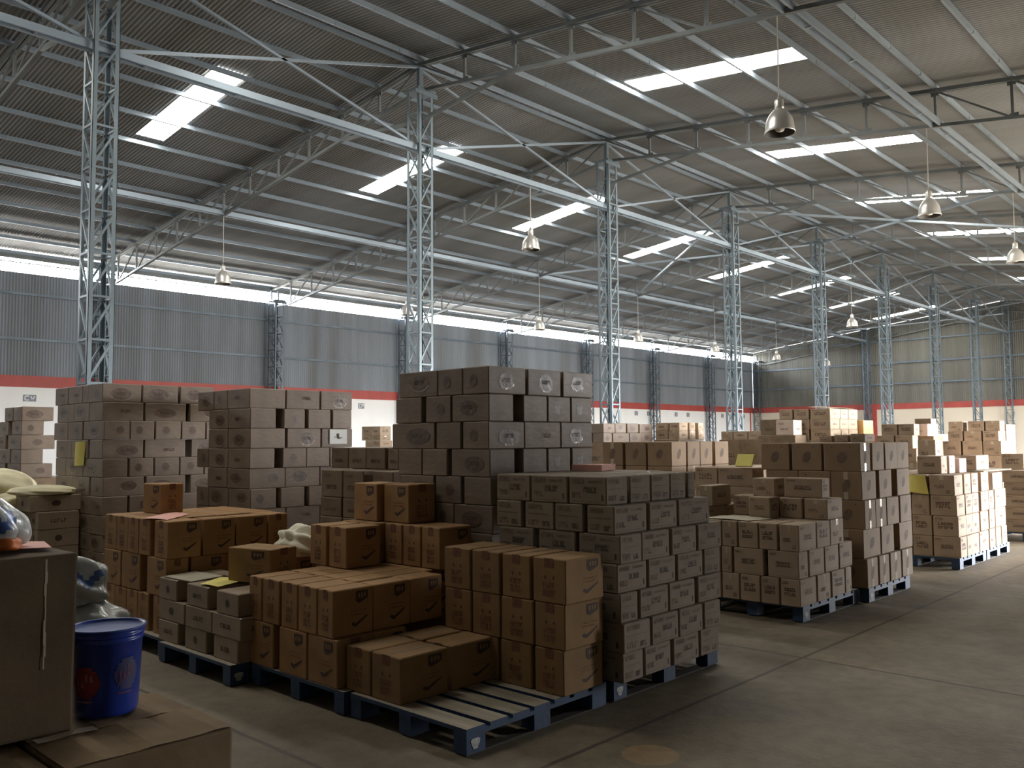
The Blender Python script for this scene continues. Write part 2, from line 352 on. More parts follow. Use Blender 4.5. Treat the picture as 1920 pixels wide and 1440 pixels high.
for a, c, lab in (((22.95, YR-.1, 8.32), (28.9, YR-NODE*6, 7.5), 'pale tube brace across roof bay, right of the fourth ridge column'),
                  ((28.85, YR-.1, 8.30), (22.95, YR-NODE*6, 7.5), 'pale tube brace crossing another, right of the fifth ridge column'),
                  ((22.95, YR+NODE*6, 7.45), (28.85, YR+.1, 8.3), 'pale tube brace rising left of the fifth ridge column'),
                  ((28.9, YR+NODE*6, 7.45), (22.95, YR+.1, 8.3), 'pale tube brace rising left of the fourth ridge column'),
                  ((47.0, YR+NODE*6, 7.45), (52.7, YR+.1, 8.3), 'pale tube brace in roof near the back wall, left half')):
    b = MB(); b.beam(a, c, .06, .06); tag(b.build('roof_brace', M['purlin']), lab, 'brace', 'roof wind braces')
for z, lab in ((6.03, 'upper'), (4.70, 'lower')):
    b = MB(); b.beam((XA, YL+.06, z), (XB, YL+.06, z), .06, .07)
    tag(b.build('wall_girt', M['steel_w']), '%s horizontal steel girt on left wall cladding' % lab, 'girt', 'left wall girts')
for z, y1, lab in ((7.35, 26.0, 'topmost'), (6.04, YL, 'middle'), (4.8, YL, 'lowest')):
    b = MB(); b.beam((XB+.10, YW, z), (XB+.10, y1, z), .06, .09)
    tag(b.build('wall_girt', M['steel_w']), '%s horizontal steel girt on back wall cladding' % lab, 'girt', 'back wall girts')
# pendant lamps
def lamp(x, y, zb, zt, label, rz=0.):
    r = empty('pendant_lamp', (x, y, zb), rz); tag(r, label, 'lamp', 'aluminium pendant lamps')
    b = MB(); b.lathe([(.195, 0), (.20, .0), (.203, .012), (.19, .06), (.185, .13), (.165, .2), (.13, .26), (.085, .31), (.055, .33), (.04, .335)], 36)
    b.lathe([(.19, .005), (.18, .06), (.17, .13), (.15, .19), (.11, .25), (.05, .31), (.0, .315)], 36, 1); b.build('shade', [M['alu'], M['dark']], r)
    b = MB(); b.lathe([(.0, .33), (.058, .33), (.06, .36), (.058, .44), (.052, .46), (.03, .465), (.02, .5), (.0, .5)], 24); b.build('socket_housing', M['alu'], r)
    b = MB(); b.lathe([(.0, .02), (.05, .03), (.075, .08), (.07, .13), (.04, .2), (.0, .22)], 20); b.build('bulb', M['pwhite'], r)
    b = MB(); pts = []
    n = 8
    for k in range(n+1):
        t = k/n; z = .49+(zt-zb-.49)*t; pts.append((.02*math.sin(t*6.0)*(1-t), .012*math.sin(t*4+1)*(1-t), z))
    for p, q in zip(pts, pts[1:]): b.beam(p, q, .014, .014)
    b.build('cable', M['cable'], r)
for x, y, zb, zt, lab in ((10.892, 20.15, 5.62, 7.4, 'small pendant lamp over left aisle, nearest of the left row'),
        (16.892, 20.12, 5.42, 7.4, 'pendant lamp half hidden behind the second ridge column'),
        (22.892, 20.1, 5.5, 7.4, 'faint pendant lamp just left of the third ridge column'),
        (28.892, 20.1, 5.55, 7.4, 'faint pendant lamp between third and fourth ridge columns'),
        (34.892, 20.1, 5.55, 7.4, 'tiny pendant lamp left of the fourth ridge column'),
        (40.892, 20.1, 5.55, 7.4, 'tiny pendant lamp right of fourth ridge column, near the back corner'),
        (46.892, 20.1, 5.6, 7.4, 'tiny pendant lamp beside the fifth ridge column'),
        (10.892, 5.22, 5.75, 7.4, 'largest shiny pendant lamp, top right, nearest to camera'),
        (16.892, 5.215, 5.72, 7.4, 'second shiny pendant lamp of the right row'),
        (22.892, 5.20, 5.72, 7.4, 'pendant lamp of the right row at right edge'),
        (14.08, YR, 5.80, 7.25, 'pendant lamp hanging from ridge tie beam, beside the second skylight strip'),
        (31.70, YR, 5.69, 7.25, 'small pendant lamp hanging from ridge tie beam, right of fifth column')):
    lamp(x, y, zb, zt, lab)
# row signs on the white wall
GL = {'C': [(1, 0, 0, 0), (0, 0, 0, 2), (0, 2, 1, 2)], 'V': [(0, 2, .5, 0), (.5, 0, 1, 2)], 'P': [(0, 0, 0, 2), (0, 2, 1, 2), (1, 2, 1, 1), (1, 1, 0, 1)],
      'B': [(0, 0, 0, 2), (0, 2, 1, 2), (1, 2, 1, 0), (1, 0, 0, 0), (0, 1, 1, 1)]}
def sign(x0, x1, z0, z1, text, label, frame=False):
    r = empty('row_sign', ((x0+x1)/2, YL+.045, z0)); tag(r, label, 'sign', 'wall row signs'); w_ = (x1-x0)/2; h = z1-z0
    b = MB(); b.box((-w_, -.015, 0), (w_, 0, h)); b.build('plate', M['signgrey'], r)
    for j, ch in enumerate(text):
        b = MB(); lw = w_*.62; ox = -w_*.8+j*w_*.9; 
        if len(text) == 1: ox = -lw/2
        for a, c, d, e in GL[ch]: b.beam((ox+a*lw, -.019, h*.2+c*h*.3), (ox+d*lw, -.019, h*.2+e*h*.3), .008, .035 if text == 'CV' else .03, upv=(0, 1, 0) if False else (0, 0, 1))
        b.build('letter', M['signwhite'], r)
sign(8.78, 9.12, 2.88, 3.07, 'CV', 'grey sign reading CV on the white wall at far left')
sign(20.79, 21.07, 2.92, 3.13, 'CP', 'grey sign reading CP on white wall left of centre')
for k, (x, lab) in enumerate(((35.55, 'first from left beyond the central stack'), (39.55, 'second from left, right of the third column'), (40.75, 'by the wall column, third from left'),
        (43.55, 'fourth from left'), (44.85, 'fifth from left'), (47.5, 'sixth from left'), (48.85, 'behind the fourth ridge column'), (51.55, 'last before the back corner'))):
    sign(x-.14, x+.14, 2.94, 3.18, 'C', 'tiny grey sign on far white wall, '+lab)

# ---------------------------------------------------------------- pallets
def pallet(x0, y0, L, W, z, label, mark=False):
    r = empty('pallet', (x0, y0, z)); tag(r, label, 'pallet', 'blue painted wooden pallets')
    n = 7; bw = L/(n+.0)*.80; gap = (L-n*bw)/(n-1)
    for k in range(n):
        b = MB(); xx = k*(bw+gap); b.box((xx, 0.0, .122), (xx+bw, W, .144), 1); b.m[1] = 0; b.build('deck_board', [M['wood'], M['blue']], r)
    for y in (0, W/2-.05, W-.1):
        b = MB(); b.box((0, y, .10), (L, y+.1, .122)); b.build('stringer_board', M['blue'], r)
        b = MB(); b.box((.01, y+.012, 0), (L-.01, y+.088, .010)); b.build('bottom_board', M['wood_dark'], r)
        for k, x in enumerate((0, L/2-.07, L-.14)):
            b = MB(); b.box((x+.001, y+.001, .010), (x+.139, y+.099, .10))
            if mark and y == 0 and k == 0:
                pts = [(.035+.03*math.cos(t)*(1+.3*math.sin(3*t)), -.001, .06+.036*math.sin(t)*(1+.25*math.cos(2*t))) for t in [i*math.pi/7 for i in range(14)]]
                b.face([(x+p[0]+.03, p[1], p[2]) for p in pts][::-1], 1)
            b.build('block', [M['blue'], M['chalk']], r)
    return r
for a in ((3.22, 3.36, 1.2, 1.0, 0, 'blue pallet with bare dusty deck in front, nearest the aisle', True),
          (3.2, 4.40, 1.25, 1.05, 0, 'blue pallet under the stepped orange-brown cartons in front', False),
          (3.06, 5.49, 1.25, 1.06, 0, 'blue pallet under the small grey-brown cartons, front left', True),
          (3.12, 6.60, 1.25, 1.25, 0, 'blue pallet under the long orange-brown block behind the bucket', False),
          (4.50, 3.36, 1.27, 1.02, 0, 'blue pallet under the printed greyish stack at the aisle corner', True),
          (4.52, 4.50, 1.27, 1.1, 0, 'pallet under the tallest film-wrapped stack at centre', False),
          (4.62, 5.70, 1.25, 1.2, 0, 'pallet under the dull brown stack behind centre left', False),
          (4.66, 8.0, 1.25, 1.1, 0, 'pallet under the second film-wrapped stack from the left', False),
          (3.9, 9.72, 1.4, 1.2, 0, 'lower pallet under the film-wrapped stack far left', False),
          (3.9, 9.72, 1.4, 1.2, .144, 'upper pallet under the film-wrapped stack far left', False),
          (7.52, 3.51, 1.25, 1.0, 0, 'blue pallet under the low printed stack beyond the gap', True),
          (8.84, 3.43, 1.15, 1.1, 0, 'blue pallet under the tall tan stack right of centre', True),
          (11.72, 3.42, 1.12, 1.1, 0, 'blue pallet under near half of the wide sunlit stack', False),
          (12.88, 3.42, 1.12, 1.1, 0, 'blue pallet under far half of the wide sunlit stack', False),
          (15.5, 3.0, 1.2, 1.1, 0, 'pallet at the right edge beyond the sunlit stack', False)):
    pallet(*a)

# ---------------------------------------------------------------- cartons
DIM = {'W': (.41, .28), 'M': (.38, .28), 'Q': (.32, .235), 'P': (.34, .26), 'B': (.36, .29), 'O': (.31, .20), 'C': (.38, .25), 'S': (.38, .29), 'L': (.4, .3), 'Y': (.4, .3)}
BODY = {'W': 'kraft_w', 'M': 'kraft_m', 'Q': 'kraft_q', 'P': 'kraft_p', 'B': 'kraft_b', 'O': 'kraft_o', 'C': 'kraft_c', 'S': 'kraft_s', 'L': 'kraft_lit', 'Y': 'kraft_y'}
MATS = ['body', 'ink', 'ink_soft', 'seam', 'tape', 'film', 'filmring', 'ink_o', 'ink_red']
CACHE = {}
def carton_mesh(dx, dy, dz, st, var):
    key = (round(dx, 2), round(dy, 2), round(dz, 2), st, var)
    if key in CACHE: return CACHE[key]
    rng = random.Random(hash(str(key)) & 0xffff if False else int(dx*1000)*7+int(dy*1000)*13+int(dz*1000)*3+var*101+ord(st))
    b = MB(); c = .006; hx, hy = dx/2, dy/2
    # chamfered, very slightly bulging body
    bul = .004 if st in 'WM' else .002
    P = {}
    def v(x, y, z): b.v.append((x, y, z)); return len(b.v)-1
    cs = [(-1, -1), (1, -1), (1, 1), (-1, 1)]
    lv = []
    for z, e in ((0, c), (c, 0), (dz*.5, 0), (dz-c, 0), (dz, c)):
        ring = []
        bb = bul if z == dz*.5 else 0
        for sx, sy in cs:
            X, Y = sx*(hx-e), sy*(hy-e)
            # two verts per corner for the vertical chamfer
            first = (X, sy*(hy-e-c)) if (sx, sy) in ((-1, -1), (1, 1)) else (sx*(hx-e-c), Y)
            second = (sx*(hx-e-c), Y) if (sx, sy) in ((-1, -1), (1, 1)) else (X, sy*(hy-e-c))
            for (px, py) in (first, second):
                ring.append(v(px+(sx*bb*.0), py, z))
        lv.append(ring)
    for i in range(4):
        for k in range(8):
            k2 = (k+1) % 8; b.f.append((lv[i][k], lv[i][k2], lv[i+1][k2], lv[i+1][k])); b.m.append(0); b.sm.append(False)
    b.f.append(tuple(lv[0][::-1])); b.m.append(0); b.sm.append(False); b.f.append(tuple(lv[4])); b.m.append(0); b.sm.append(False)
    e = .0012
    def quad(face, u0, v0, u1, v1, mi, off=e):
        # face: 'x'=-X face (u along -Y .. seen left to right), 'X'=+X, 'y'=-Y, 'Y'=+Y, 't'=top ; u,v in 0..1
        if face in 'xX':
            s = -1 if face == 'x' else 1; ya = (.5-u0)*dy if face == 'x' else (u0-.5)*dy; yb = (.5-u1)*dy if face == 'x' else (u1-.5)*dy
            pts = [(s*(hx+off), ya, v0*dz), (s*(hx+off), yb, v0*dz), (s*(hx+off), yb, v1*dz), (s*(hx+off), ya, v1*dz)]
        elif face in 'yY':
            s = -1 if face == 'y' else 1; xa = (u0-.5)*dx*(-s); xb = (u1-.5)*dx*(-s)
            pts = [(xa, s*(hy+off), v0*dz), (xb, s*(hy+off), v0*dz), (xb, s*(hy+off), v1*dz), (xa, s*(hy+off), v1*dz)]
        else:
            pts = [((u0-.5)*dx, (v0-.5)*dy, dz+off), ((u1-.5)*dx, (v0-.5)*dy, dz+off), ((u1-.5)*dx, (v1-.5)*dy, dz+off), ((u0-.5)*dx, (v1-.5)*dy, dz+off)]
        b.face(pts, mi)
    def poly(face, uv, mi, off=e):
        pts = []
        for u, w_ in uv:
            if face in 'xX': s = -1 if face == 'x' else 1; pts.append((s*(hx+off), (.5-u)*dy*(-s), w_*dz))
            else: s = -1 if face == 'y' else 1; pts.append(((u-.5)*dx*(-s), s*(hy+off), w_*dz))
        b.face(pts, mi)
    def text(face, u0, v0, u1, v1, n, mi, off=e):   # an unreadable line of print: letter-like strokes
        u = u0; stp = (u1-u0)/n
        for k in range(n):
            w_ = stp*.78; hh = v1-v0
            q = rng.randrange(4)
            quad(face, u, v0, u+w_*.3, v1, mi, off)
            if q != 0: quad(face, u+w_*.3, v1-hh*.26, u+w_, v1, mi, off)
            if q != 1: quad(face, u+w_*.3, v0, u+w_, v0+hh*.26, mi, off)
            if q > 1: quad(face, u+w_*.7, v0+hh*.26, u+w_, v1-hh*.26, mi, off)
            u += stp
    alongx = dx >= dy
    for fc in 'xyXY':
        wide = (fc in 'yY') == alongx
        if st == 'W':
            if wide:
                cu, cv = .5+rng.uniform(-.12, .12), .5+rng.uniform(-.08, .06); ru, rv = rng.uniform(.20, .29), rng.uniform(.25, .33)
                if var % 4 != 3:
                    ring = [(cu+(ru+.03)*math.cos(t), cv+(rv+.06)*math.sin(t)) for t in [i*math.pi/10 for i in range(20)]]
                    inn = [(cu+ru*math.cos(t), cv+rv*math.sin(t)) for t in [i*math.pi/10 for i in range(20)]]
                    poly(fc, inn, 5, .0016)
                    if var % 2 == 0:
                        for i in range(11, 19): poly(fc, [ring[i], ring[i+1], inn[i+1], inn[i]], 6, .0018)
                text(fc, cu-.13, cv-.06, cu+.13, cv+.09, 6, 1, .0022)
            elif var % 2 == 0:
                cu, cv = .5+rng.uniform(-.15, .15), .5; poly(fc, [(cu+.15*math.cos(t), cv+.22*math.sin(t)) for t in [i*math.pi/8 for i in range(16)]], 5, .0016)
        elif st == 'Q':
            if wide:
                text(fc, .08, .74, .42, .90, 6, 2); text(fc, .52, .78, .88, .86, 7, 2)
                text(fc, .40, .42, .74, .60, 5, 1); quad(fc, .40, .62, .74, .635, 1); text(fc, .08, .22, .34, .42, 4, 2); quad(fc, .87, .15, .91, .36, 1); quad(fc, .05, .10, .8, .115, 2)
            else:
                text(fc, .12, .74, .62, .9, 5, 2); quad(fc, .1, .55, .85, .57, 2); text(fc, .12, .14, .5, .34, 4, 2); text(fc, .62, .12, .86, .3, 3, 1)
        elif st == 'P':
            if wide: text(fc, .28, .47, .72, .58, 8, 1); quad(fc, .26, .42, .74, .45, 1); quad(fc, .26, .60, .74, .615, 2); text(fc, .06, .82, .30, .90, 4, 2); quad(fc, .04, .08, .96, .09, 2)
            elif var % 2: quad(fc, .42, .76, .58, .99, 4, .0015); text(fc, .2, .35, .6, .5, 4, 2); text(fc, .65, .1, .85, .25, 2, 2)
            else: text(fc, .2, .55, .8, .68, 5, 1); text(fc, .2, .38, .8, .5, 5, 1); text(fc, .1, .8, .4, .9, 3, 2)
        elif st == 'B':
            if wide: poly(fc, [(.5+.13*math.cos(t)+.05*math.sin(t), .5+.2*math.sin(t)) for t in [i*math.pi/8 for i in range(16)]], 2); quad(fc, .22, .84, .25, .88, 1); quad(fc, .72, .84, .75, .88, 1)
            else:
                poly(fc, [(.5+.14*math.cos(t), .5+.22*math.sin(t+.5)) for t in [i*math.pi/6 for i in range(12)]], 2)
                if var % 2: quad(fc, .42, .72, .56, .99, 4, .0016); quad(fc, .42, .01, .56, .28, 4, .0016)
        elif st in 'OC':
            if wide:
                poly(fc, [(.56, .72), (.64, .66), (.86, .76), (.86, .93), (.56, .93)], 1)
                for q in range(3): quad(fc, .62+q*.07, .78, .66+q*.07, .88, 0, .0022)
                poly(fc, [(.44, .25), (.50, .19), (.56, .17), (.84, .36), (.86, .41), (.55, .245), (.50, .28)], 1)
                text(fc, .44, .50, .84, .53, 7, 7); text(fc, .44, .42, .80, .45, 6, 7)
            else:
                quad(fc, .36, .80, .64, .999, 7, .0015)
                for u in (.34, .60): poly(fc, [(u, .58), (u+.08, .58), (u+.04, .53)], 1); quad(fc, u+.025, .575, u+.055, .61, 1)
                text(fc, .30, .34, .70, .46, 4, 7); text(fc, .30, .14, .70, .30, 5, 7)
        elif st == 'S':
            if var % 2 == 0: poly(fc, [(.5+.09*math.cos(t), .5+.18*math.sin(t)) for t in [i*math.pi/6 for i in range(12)]], 1)
            else: text(fc, .3, .4, .7, .6, 5, 1)
        elif st == 'M': text(fc, .25, .3, .75, .45, 6, 1); text(fc, .2, .75, .5, .85, 4, 2)
        elif st == 'L': text(fc, .2, .7, .45, .8, 3, 2); text(fc, .25, .35, .75, .45, 5, 2)
    # top: flap seam and tape
    if alongx: quad('t', .0, .496, 1, .504, 3, .0008)
    else: quad('t', .496, 0, .504, 1, 3, .0008)
    if st in 'PBQCL' and var % 2 == 0:
        (quad('t', 0.01, .46, .99, .54, 4, .0014) if alongx else quad('t', .46, .01, .54, .99, 4, .0014))
    me = b.mesh('carton', [M[BODY[st]]]+[M[k] for k in MATS[1:]]); CACHE[key] = me; return me
SEED = random.Random(11)
KIND = {'W': 'film_wrapped_carton', 'M': 'brown_carton', 'Q': 'printed_carton', 'P': 'pale_carton', 'B': 'tan_carton', 'O': 'orange_carton', 'C': 'ticked_orange_carton', 'S': 'small_carton', 'L': 'sunlit_carton', 'Y': 'ochre_carton'}
ADJ = {'W': 'film-wrapped grey-brown carton', 'M': 'dull brown carton', 'Q': 'greyish printed carton', 'P': 'pale brown carton', 'B': 'big tan carton', 'O': 'orange-brown carton', 'C': 'orange-brown carton with tick', 'S': 'small grey-brown carton', 'L': 'pale sunlit carton', 'Y': 'bright ochre carton'}
def carton(x0, x1, y0, y1, z0, z1, st, label, group, rz=None, var=None):
    g = .004; dx, dy, dz = x1-x0-g, y1-y0-g, z1-z0-.002
    me = carton_mesh(dx, dy, dz, st, SEED.randrange(4) if var is None else var)
    o = link(KIND[st], me, None, ((x0+x1)/2, (y0+y1)/2, z0+.001)); o.rotation_euler = (0, 0, SEED.uniform(-.006, .006) if rz is None else rz)
    # the cached mesh may differ by under a centimetre from this carton
    tag(o, label, 'carton', group); return o
def rowname(k, n): return 'top row' if k == 0 else ('bottom row' if k == n-1 else ORD[k]+' row down')
def split(sp, long_):
    out = []
    for a, c in sp:
        w_ = c-a; n = max(1, int(round(w_/long_))) if w_ > long_*1.4 else 1
        out += [(a+w_*i/n, a+w_*(i+1)/n) for i in range(n)]
    return out
def stack(key, st, x0, y0, tops, layers, phrase, xmax, ymax, base=None, fill=(), gapfill=True):
    A, B_ = DIM[st]; tops = list(tops); layers = list(layers); nvis = len(layers)
    if base is not None:
        rem = tops[-1]-base; hh = tops[0]-tops[1]; n = max(0, int(round(rem/hh)))
        if n:
            st_ = rem/n; bottom = tops[-1]
            for i in range(n): layers.append(layers[nvis-2+(i % 2)] if nvis > 1 else layers[0]); tops.append(bottom-st_*(i+1))
    n = len(layers)
    for k, (Ls, Rs) in enumerate(layers):
        z1, z0 = tops[k], tops[k+1]; Ls = split(Ls, A); Rs = split(Rs, A)
        L = []
        dep = lambda w_: B_ if abs(w_-A) < abs(w_-B_) else A
        d0 = (Rs[0][1]-Rs[0][0]) if Rs else dep(Ls[0][1]-Ls[0][0])
        if Ls: xs = x0; L.append((xs, xs+d0, Ls[0][0], Ls[0][1]))
        lastx = x0+d0; mxd = d0
        extra = list(Ls[1:])
        if gapfill and Ls and ymax-Ls[-1][1] > B_*.8:
            a = Ls[-1][1]+.01
            while ymax-a > B_*.7: extra.append((a, min(a+A, ymax+.05))); a += A+.01
        for a, c in extra:
            d = dep(c-a); L.append((x0, x0+d, a, c)); mxd = max(mxd, d)
        L = sorted(L, key=lambda q: -q[2])       # image left to right
        Rr = []; yy = Ls[0][0] if Ls else y0; myd = Ls[0][1]-Ls[0][0] if Ls else B_
        extraR = list(Rs[1:])
        for a, c in extraR:
            d = dep(c-a)
            if len(Ls) > 1 and a < x0+mxd and yy+d > Ls[1][0]: d = Ls[1][0]-yy-.005
            Rr.append((a, c, yy, yy+max(d, .12))); myd = max(myd, d)
        allb = L+Rr; tot = len(allb)
        for i, q in enumerate(allb):
            pos = 'leftmost' if i == 0 else ('rightmost' if i == tot-1 else ORD[i]+' from left')
            if tot == 1: pos = 'single'
            j = .006
            ox, oy = SEED.uniform(-j, j), SEED.uniform(-j, j)
            carton(q[0]+ox*.3, q[1]+ox*.3, q[2]+oy*.3, q[3]+oy*.3, z0, z1, st, '%s, %s, %s, %s' % (ADJ[st], phrase, rowname(k, n), pos), 'cartons, '+phrase)
        if k in fill:
            ya = yy+myd+.01; xa = x0+mxd+.01; cnt = 0
            ny = max(1, int(round((ymax-ya)/B_))); nx = max(1, int(round((xmax-xa)/A)))
            if xmax-xa > .12 and ymax-ya > .12:
                for iy in range(ny):
                    for ix in range(nx):
                        w1 = (xmax-xa)/nx; w2 = (ymax-ya)/ny
                        carton(xa+ix*w1, xa+(ix+1)*w1, ya+iy*w2, ya+(iy+1)*w2, z0, z1, st, '%s, %s, %s, inside, %s deep, %s across' % (ADJ[st].replace(' with tick', ''), phrase, rowname(k, n), ORD[iy], ORD[ix]), 'cartons, '+phrase)
STACKS = [
('S1','W',3.86,9.70,[2.301,2.096,1.89,1.685,1.479,1.274,1.068,0.863,0.657],[([(9.72,10.12),(10.12,10.27)],[(3.86,4.29),(4.3,4.72),(4.74,5.16)]),([(9.71,10.07),(10.07,10.51),(10.51,11.02)],[(3.86,4.31),(4.33,4.81),(4.86,5.34)]),([(9.66,10.22),(10.25,11.11)],[(3.86,4.14),(4.15,4.42),(4.43,4.73),(4.74,5.03),(5.04,5.33)]),([(9.69,10.04),(10.09,10.56),(10.56,11.03)],[(3.86,4.31),(4.32,4.8),(4.87,5.32)]),([(9.67,10.22),(10.22,10.72),(10.72,11.04)],[(3.86,4.13),(4.15,4.42),(4.43,4.72),(4.73,5.02),(5.03,5.32)]),([(9.66,10.0),(10.03,10.51),(10.51,11.02)],[(3.86,4.31),(4.33,4.79),(4.85,5.31)]),([(9.65,10.33),(10.33,10.97)],[(3.86,4.13),(4.15,4.42),(4.43,4.71),(4.72,5.01),(5.03,5.31)]),([(9.64,10.4),(10.44,10.94)],[(3.86,4.31),(4.32,4.78),(4.84,5.31)])]),
('S2','W',4.64,8.00,[2.199,1.993,1.788,1.583,1.377,1.171,0.966,0.76],[([(8.01,8.46),(8.46,8.74)],[(4.64,5.06),(5.07,5.49),(5.5,5.92)]),([(7.99,8.43)],[(4.64,4.94),(5.03,5.29),(5.33,5.62),(5.64,5.9)]),([(7.99,8.43)],[(4.64,5.05),(5.07,5.49),(5.5,5.91)]),([(7.99,8.42)],[(4.64,4.93),(5.02,5.31),(5.31,5.61),(5.61,5.9)]),([(8.0,8.44)],[(4.64,5.06),(5.06,5.49),(5.49,5.9)]),([(7.97,8.41)],[(4.64,4.94),(4.99,5.28),(5.33,5.62),(5.62,5.89)]),([(7.98,8.41)],[(4.64,5.06),(5.06,5.48),(5.48,5.89)])]),
('S3','W',4.55,4.50,[2.199,1.993,1.788,1.583,1.377,1.171,0.966],[([(4.5,4.78),(4.78,5.06),(5.06,5.53)],[(4.55,4.96),(4.98,5.38),(5.4,5.79)]),([(4.5,4.9),(4.91,5.2),(5.25,5.57)],[(4.56,4.83),(4.93,5.21),(5.22,5.5),(5.51,5.78)]),([(4.5,4.78),(4.8,5.08),(5.1,5.62)],[(4.55,4.94),(4.94,5.37),(5.37,5.78)]),([(4.49,4.91),(4.95,5.24),(5.25,5.54)],[(4.55,4.82),(4.91,5.19),(5.2,5.48),(5.5,5.77)]),([(4.48,4.77),(4.8,5.09),(5.11,5.51)],[(4.55,4.92),(4.92,5.34),(5.34,5.76)]),([(4.47,4.88),(4.88,5.09),(5.11,5.54)],[(4.55,4.79),(4.88,5.15),(5.15,5.45),(5.45,5.73)])]),
('M','M',4.65,5.64,[1.393,1.147,0.974],[([(5.73,6.01),(6.13,6.43),(6.44,6.76)],[]),([(5.73,6.01),(6.13,6.43),(6.45,6.77)],[])]),
('Mback','M',4.95,5.95,[1.59,1.393],[([(6.02,6.17),(6.21,6.49),(6.49,6.76),(6.76,7.03)],[])]),
('Q','Q',4.45,3.29,[1.411,1.23,1.049,0.868,0.687,0.506,0.325,0.144],[([(3.36,3.67)],[(4.46,4.69),(4.71,4.94),(4.95,5.18),(5.19,5.39),(5.41,5.51)]),([(3.3,3.52),(3.55,3.79),(3.8,4.06),(4.09,4.33)],[(4.45,4.81),(4.84,5.17),(5.19,5.6)]),([(3.26,3.59),(3.62,3.94),(3.98,4.31)],[(4.45,4.69),(4.69,5.01),(5.04,5.35),(5.37,5.69)]),([(3.28,3.49),(3.49,3.74),(3.74,4.01),(4.01,4.27)],[(4.45,4.77),(4.79,5.11),(5.13,5.46),(5.48,5.7)]),([(3.26,3.7),(3.7,4.14)],[(4.45,4.64),(4.66,4.99),(5.0,5.32),(5.36,5.66)]),([(3.24,3.7),(3.7,4.14)],[(4.45,4.74),(4.76,5.07),(5.08,5.38),(5.4,5.62)]),([(3.25,3.7),(3.7,4.14)],[(4.45,4.67),(4.69,4.99),(5.02,5.34),(5.36,5.61)])]),
('R1','P',7.46,3.51,[0.873,0.63,0.387,0.144],[([(3.5,3.69),(3.71,3.89),(3.9,4.1),(4.11,4.27)],[(7.46,7.82),(7.83,8.12),(8.13,8.43)]),([(3.51,3.81),(3.85,4.15),(4.17,4.28)],[(7.46,7.65),(7.68,8.0),(8.02,8.33),(8.35,8.66)]),([(3.5,3.69),(3.7,3.88),(3.89,4.09),(4.1,4.28)],[(7.46,7.79),(7.82,8.1),(8.13,8.43),(8.45,8.6)])]),
('R2','B',8.82,3.42,[1.594,1.304,1.014,0.724,0.434,0.144],[([(3.47,3.85),(3.87,4.2),(4.22,4.55)],[(8.82,9.09),(9.14,9.47),(9.5,10.21)]),([(3.46,3.78),(3.78,4.13),(4.13,4.5)],[(8.82,9.2),(9.28,9.64),(9.8,10.18)]),([(3.44,3.79),(3.79,4.14),(4.14,4.51)],[(8.82,9.11),(9.11,9.4),(9.43,9.77),(9.81,10.15)]),([(3.46,3.8),(3.8,4.15),(4.15,4.51)],[(8.82,9.27),(9.29,9.65),(9.81,10.21)]),([(3.43,3.77),(3.77,4.11),(4.11,4.48)],[(8.82,9.1),(9.14,9.41),(9.44,9.75),(9.79,10.11)])]),
('SS','P',11.75,3.42,[1.168,0.912,0.656,0.4,0.144],[([(3.46,3.76),(3.79,3.97)],[(11.75,12.09),(12.16,12.44),(12.47,12.76),(12.91,13.25)]),([(3.44,3.75),(3.76,3.98)],[(11.75,12.09),(12.11,12.4),(12.4,12.69),(12.79,13.13),(13.15,13.4),(13.45,13.73),(13.73,13.99)]),([(3.43,3.73),(3.74,3.98)],[(11.75,12.07),(12.07,12.35),(12.35,12.64),(12.69,13.05),(13.11,13.37),(13.4,13.91)]),([(3.41,3.73),(3.74,3.98)],[(11.75,12.27),(12.27,12.53),(12.56,12.96),(13.02,13.28),(13.31,13.56),(13.61,13.87)])]),
('OA','O',3.17,6.69,[1.03,0.737,0.44],[([(6.67,6.91),(6.98,7.19),(7.19,7.4),(7.4,7.63),(7.63,7.87)],[(3.17,3.45),(3.47,3.75),(3.76,4.05),(4.06,4.25)]),([(6.69,7.03),(7.16,7.51),(7.53,7.87)],[(3.17,3.36),(3.38,3.68),(3.68,3.99),(3.99,4.29)])]),
('OM','O',3.20,4.51,[0.73,0.437,0.144],[([(4.52,4.69),(4.69,4.9),(4.91,5.1),(5.12,5.33),(5.34,5.5)],[(3.2,3.51),(3.51,3.82),(3.82,4.11)]),([(4.47,4.79),(4.8,5.12),(5.19,5.48)],[(3.2,3.48),(3.48,3.75)])]),
('OR','C',3.99,3.34,[0.942,0.676,0.41,0.144],[([(3.32,3.58),(3.6,3.84),(3.86,4.11),(4.13,4.38)],[(3.99,4.36)]),([(3.33,3.57),(3.58,3.85),(3.86,4.11),(4.12,4.37)],[(3.99,4.36)]),([(3.34,3.57),(3.6,3.86),(3.88,4.11),(4.13,4.37)],[(3.99,4.37)])]),
('OF','C',3.25,3.92,[0.41,0.144],[([(3.93,4.2),(4.21,4.45)],[(3.25,3.62),(3.65,4.03)])]),
('SM','S',3.10,5.52,[0.615,0.458,0.301,0.144],[([(5.47,5.77),(5.89,6.21),(6.37,6.66)],[]),([(5.43,5.82),(5.83,6.22),(6.24,6.66)],[]),([(5.47,5.8),(5.91,6.23),(6.33,6.65)],[])]),
('V','B',8.80,5.66,[1.614,1.324],[([(5.68,6.02),(6.04,6.35),(6.38,6.7)],[(8.8,9.13),(9.15,9.74),(9.8,10.14)])]),
('N','P',8.80,4.63,[1.322,1.11],[([(4.64,5.07),(5.08,5.37)],[])]),
('K','P',15.70,6.70,[2.187,1.995,1.8],[([(6.7,7.08),(7.11,7.4),(7.43,7.7)],[(15.7,16.17),(16.19,16.53),(16.55,16.98)]),([(6.7,7.09)],[(15.72,16.14),(16.14,16.52),(16.52,16.96)])]),
]
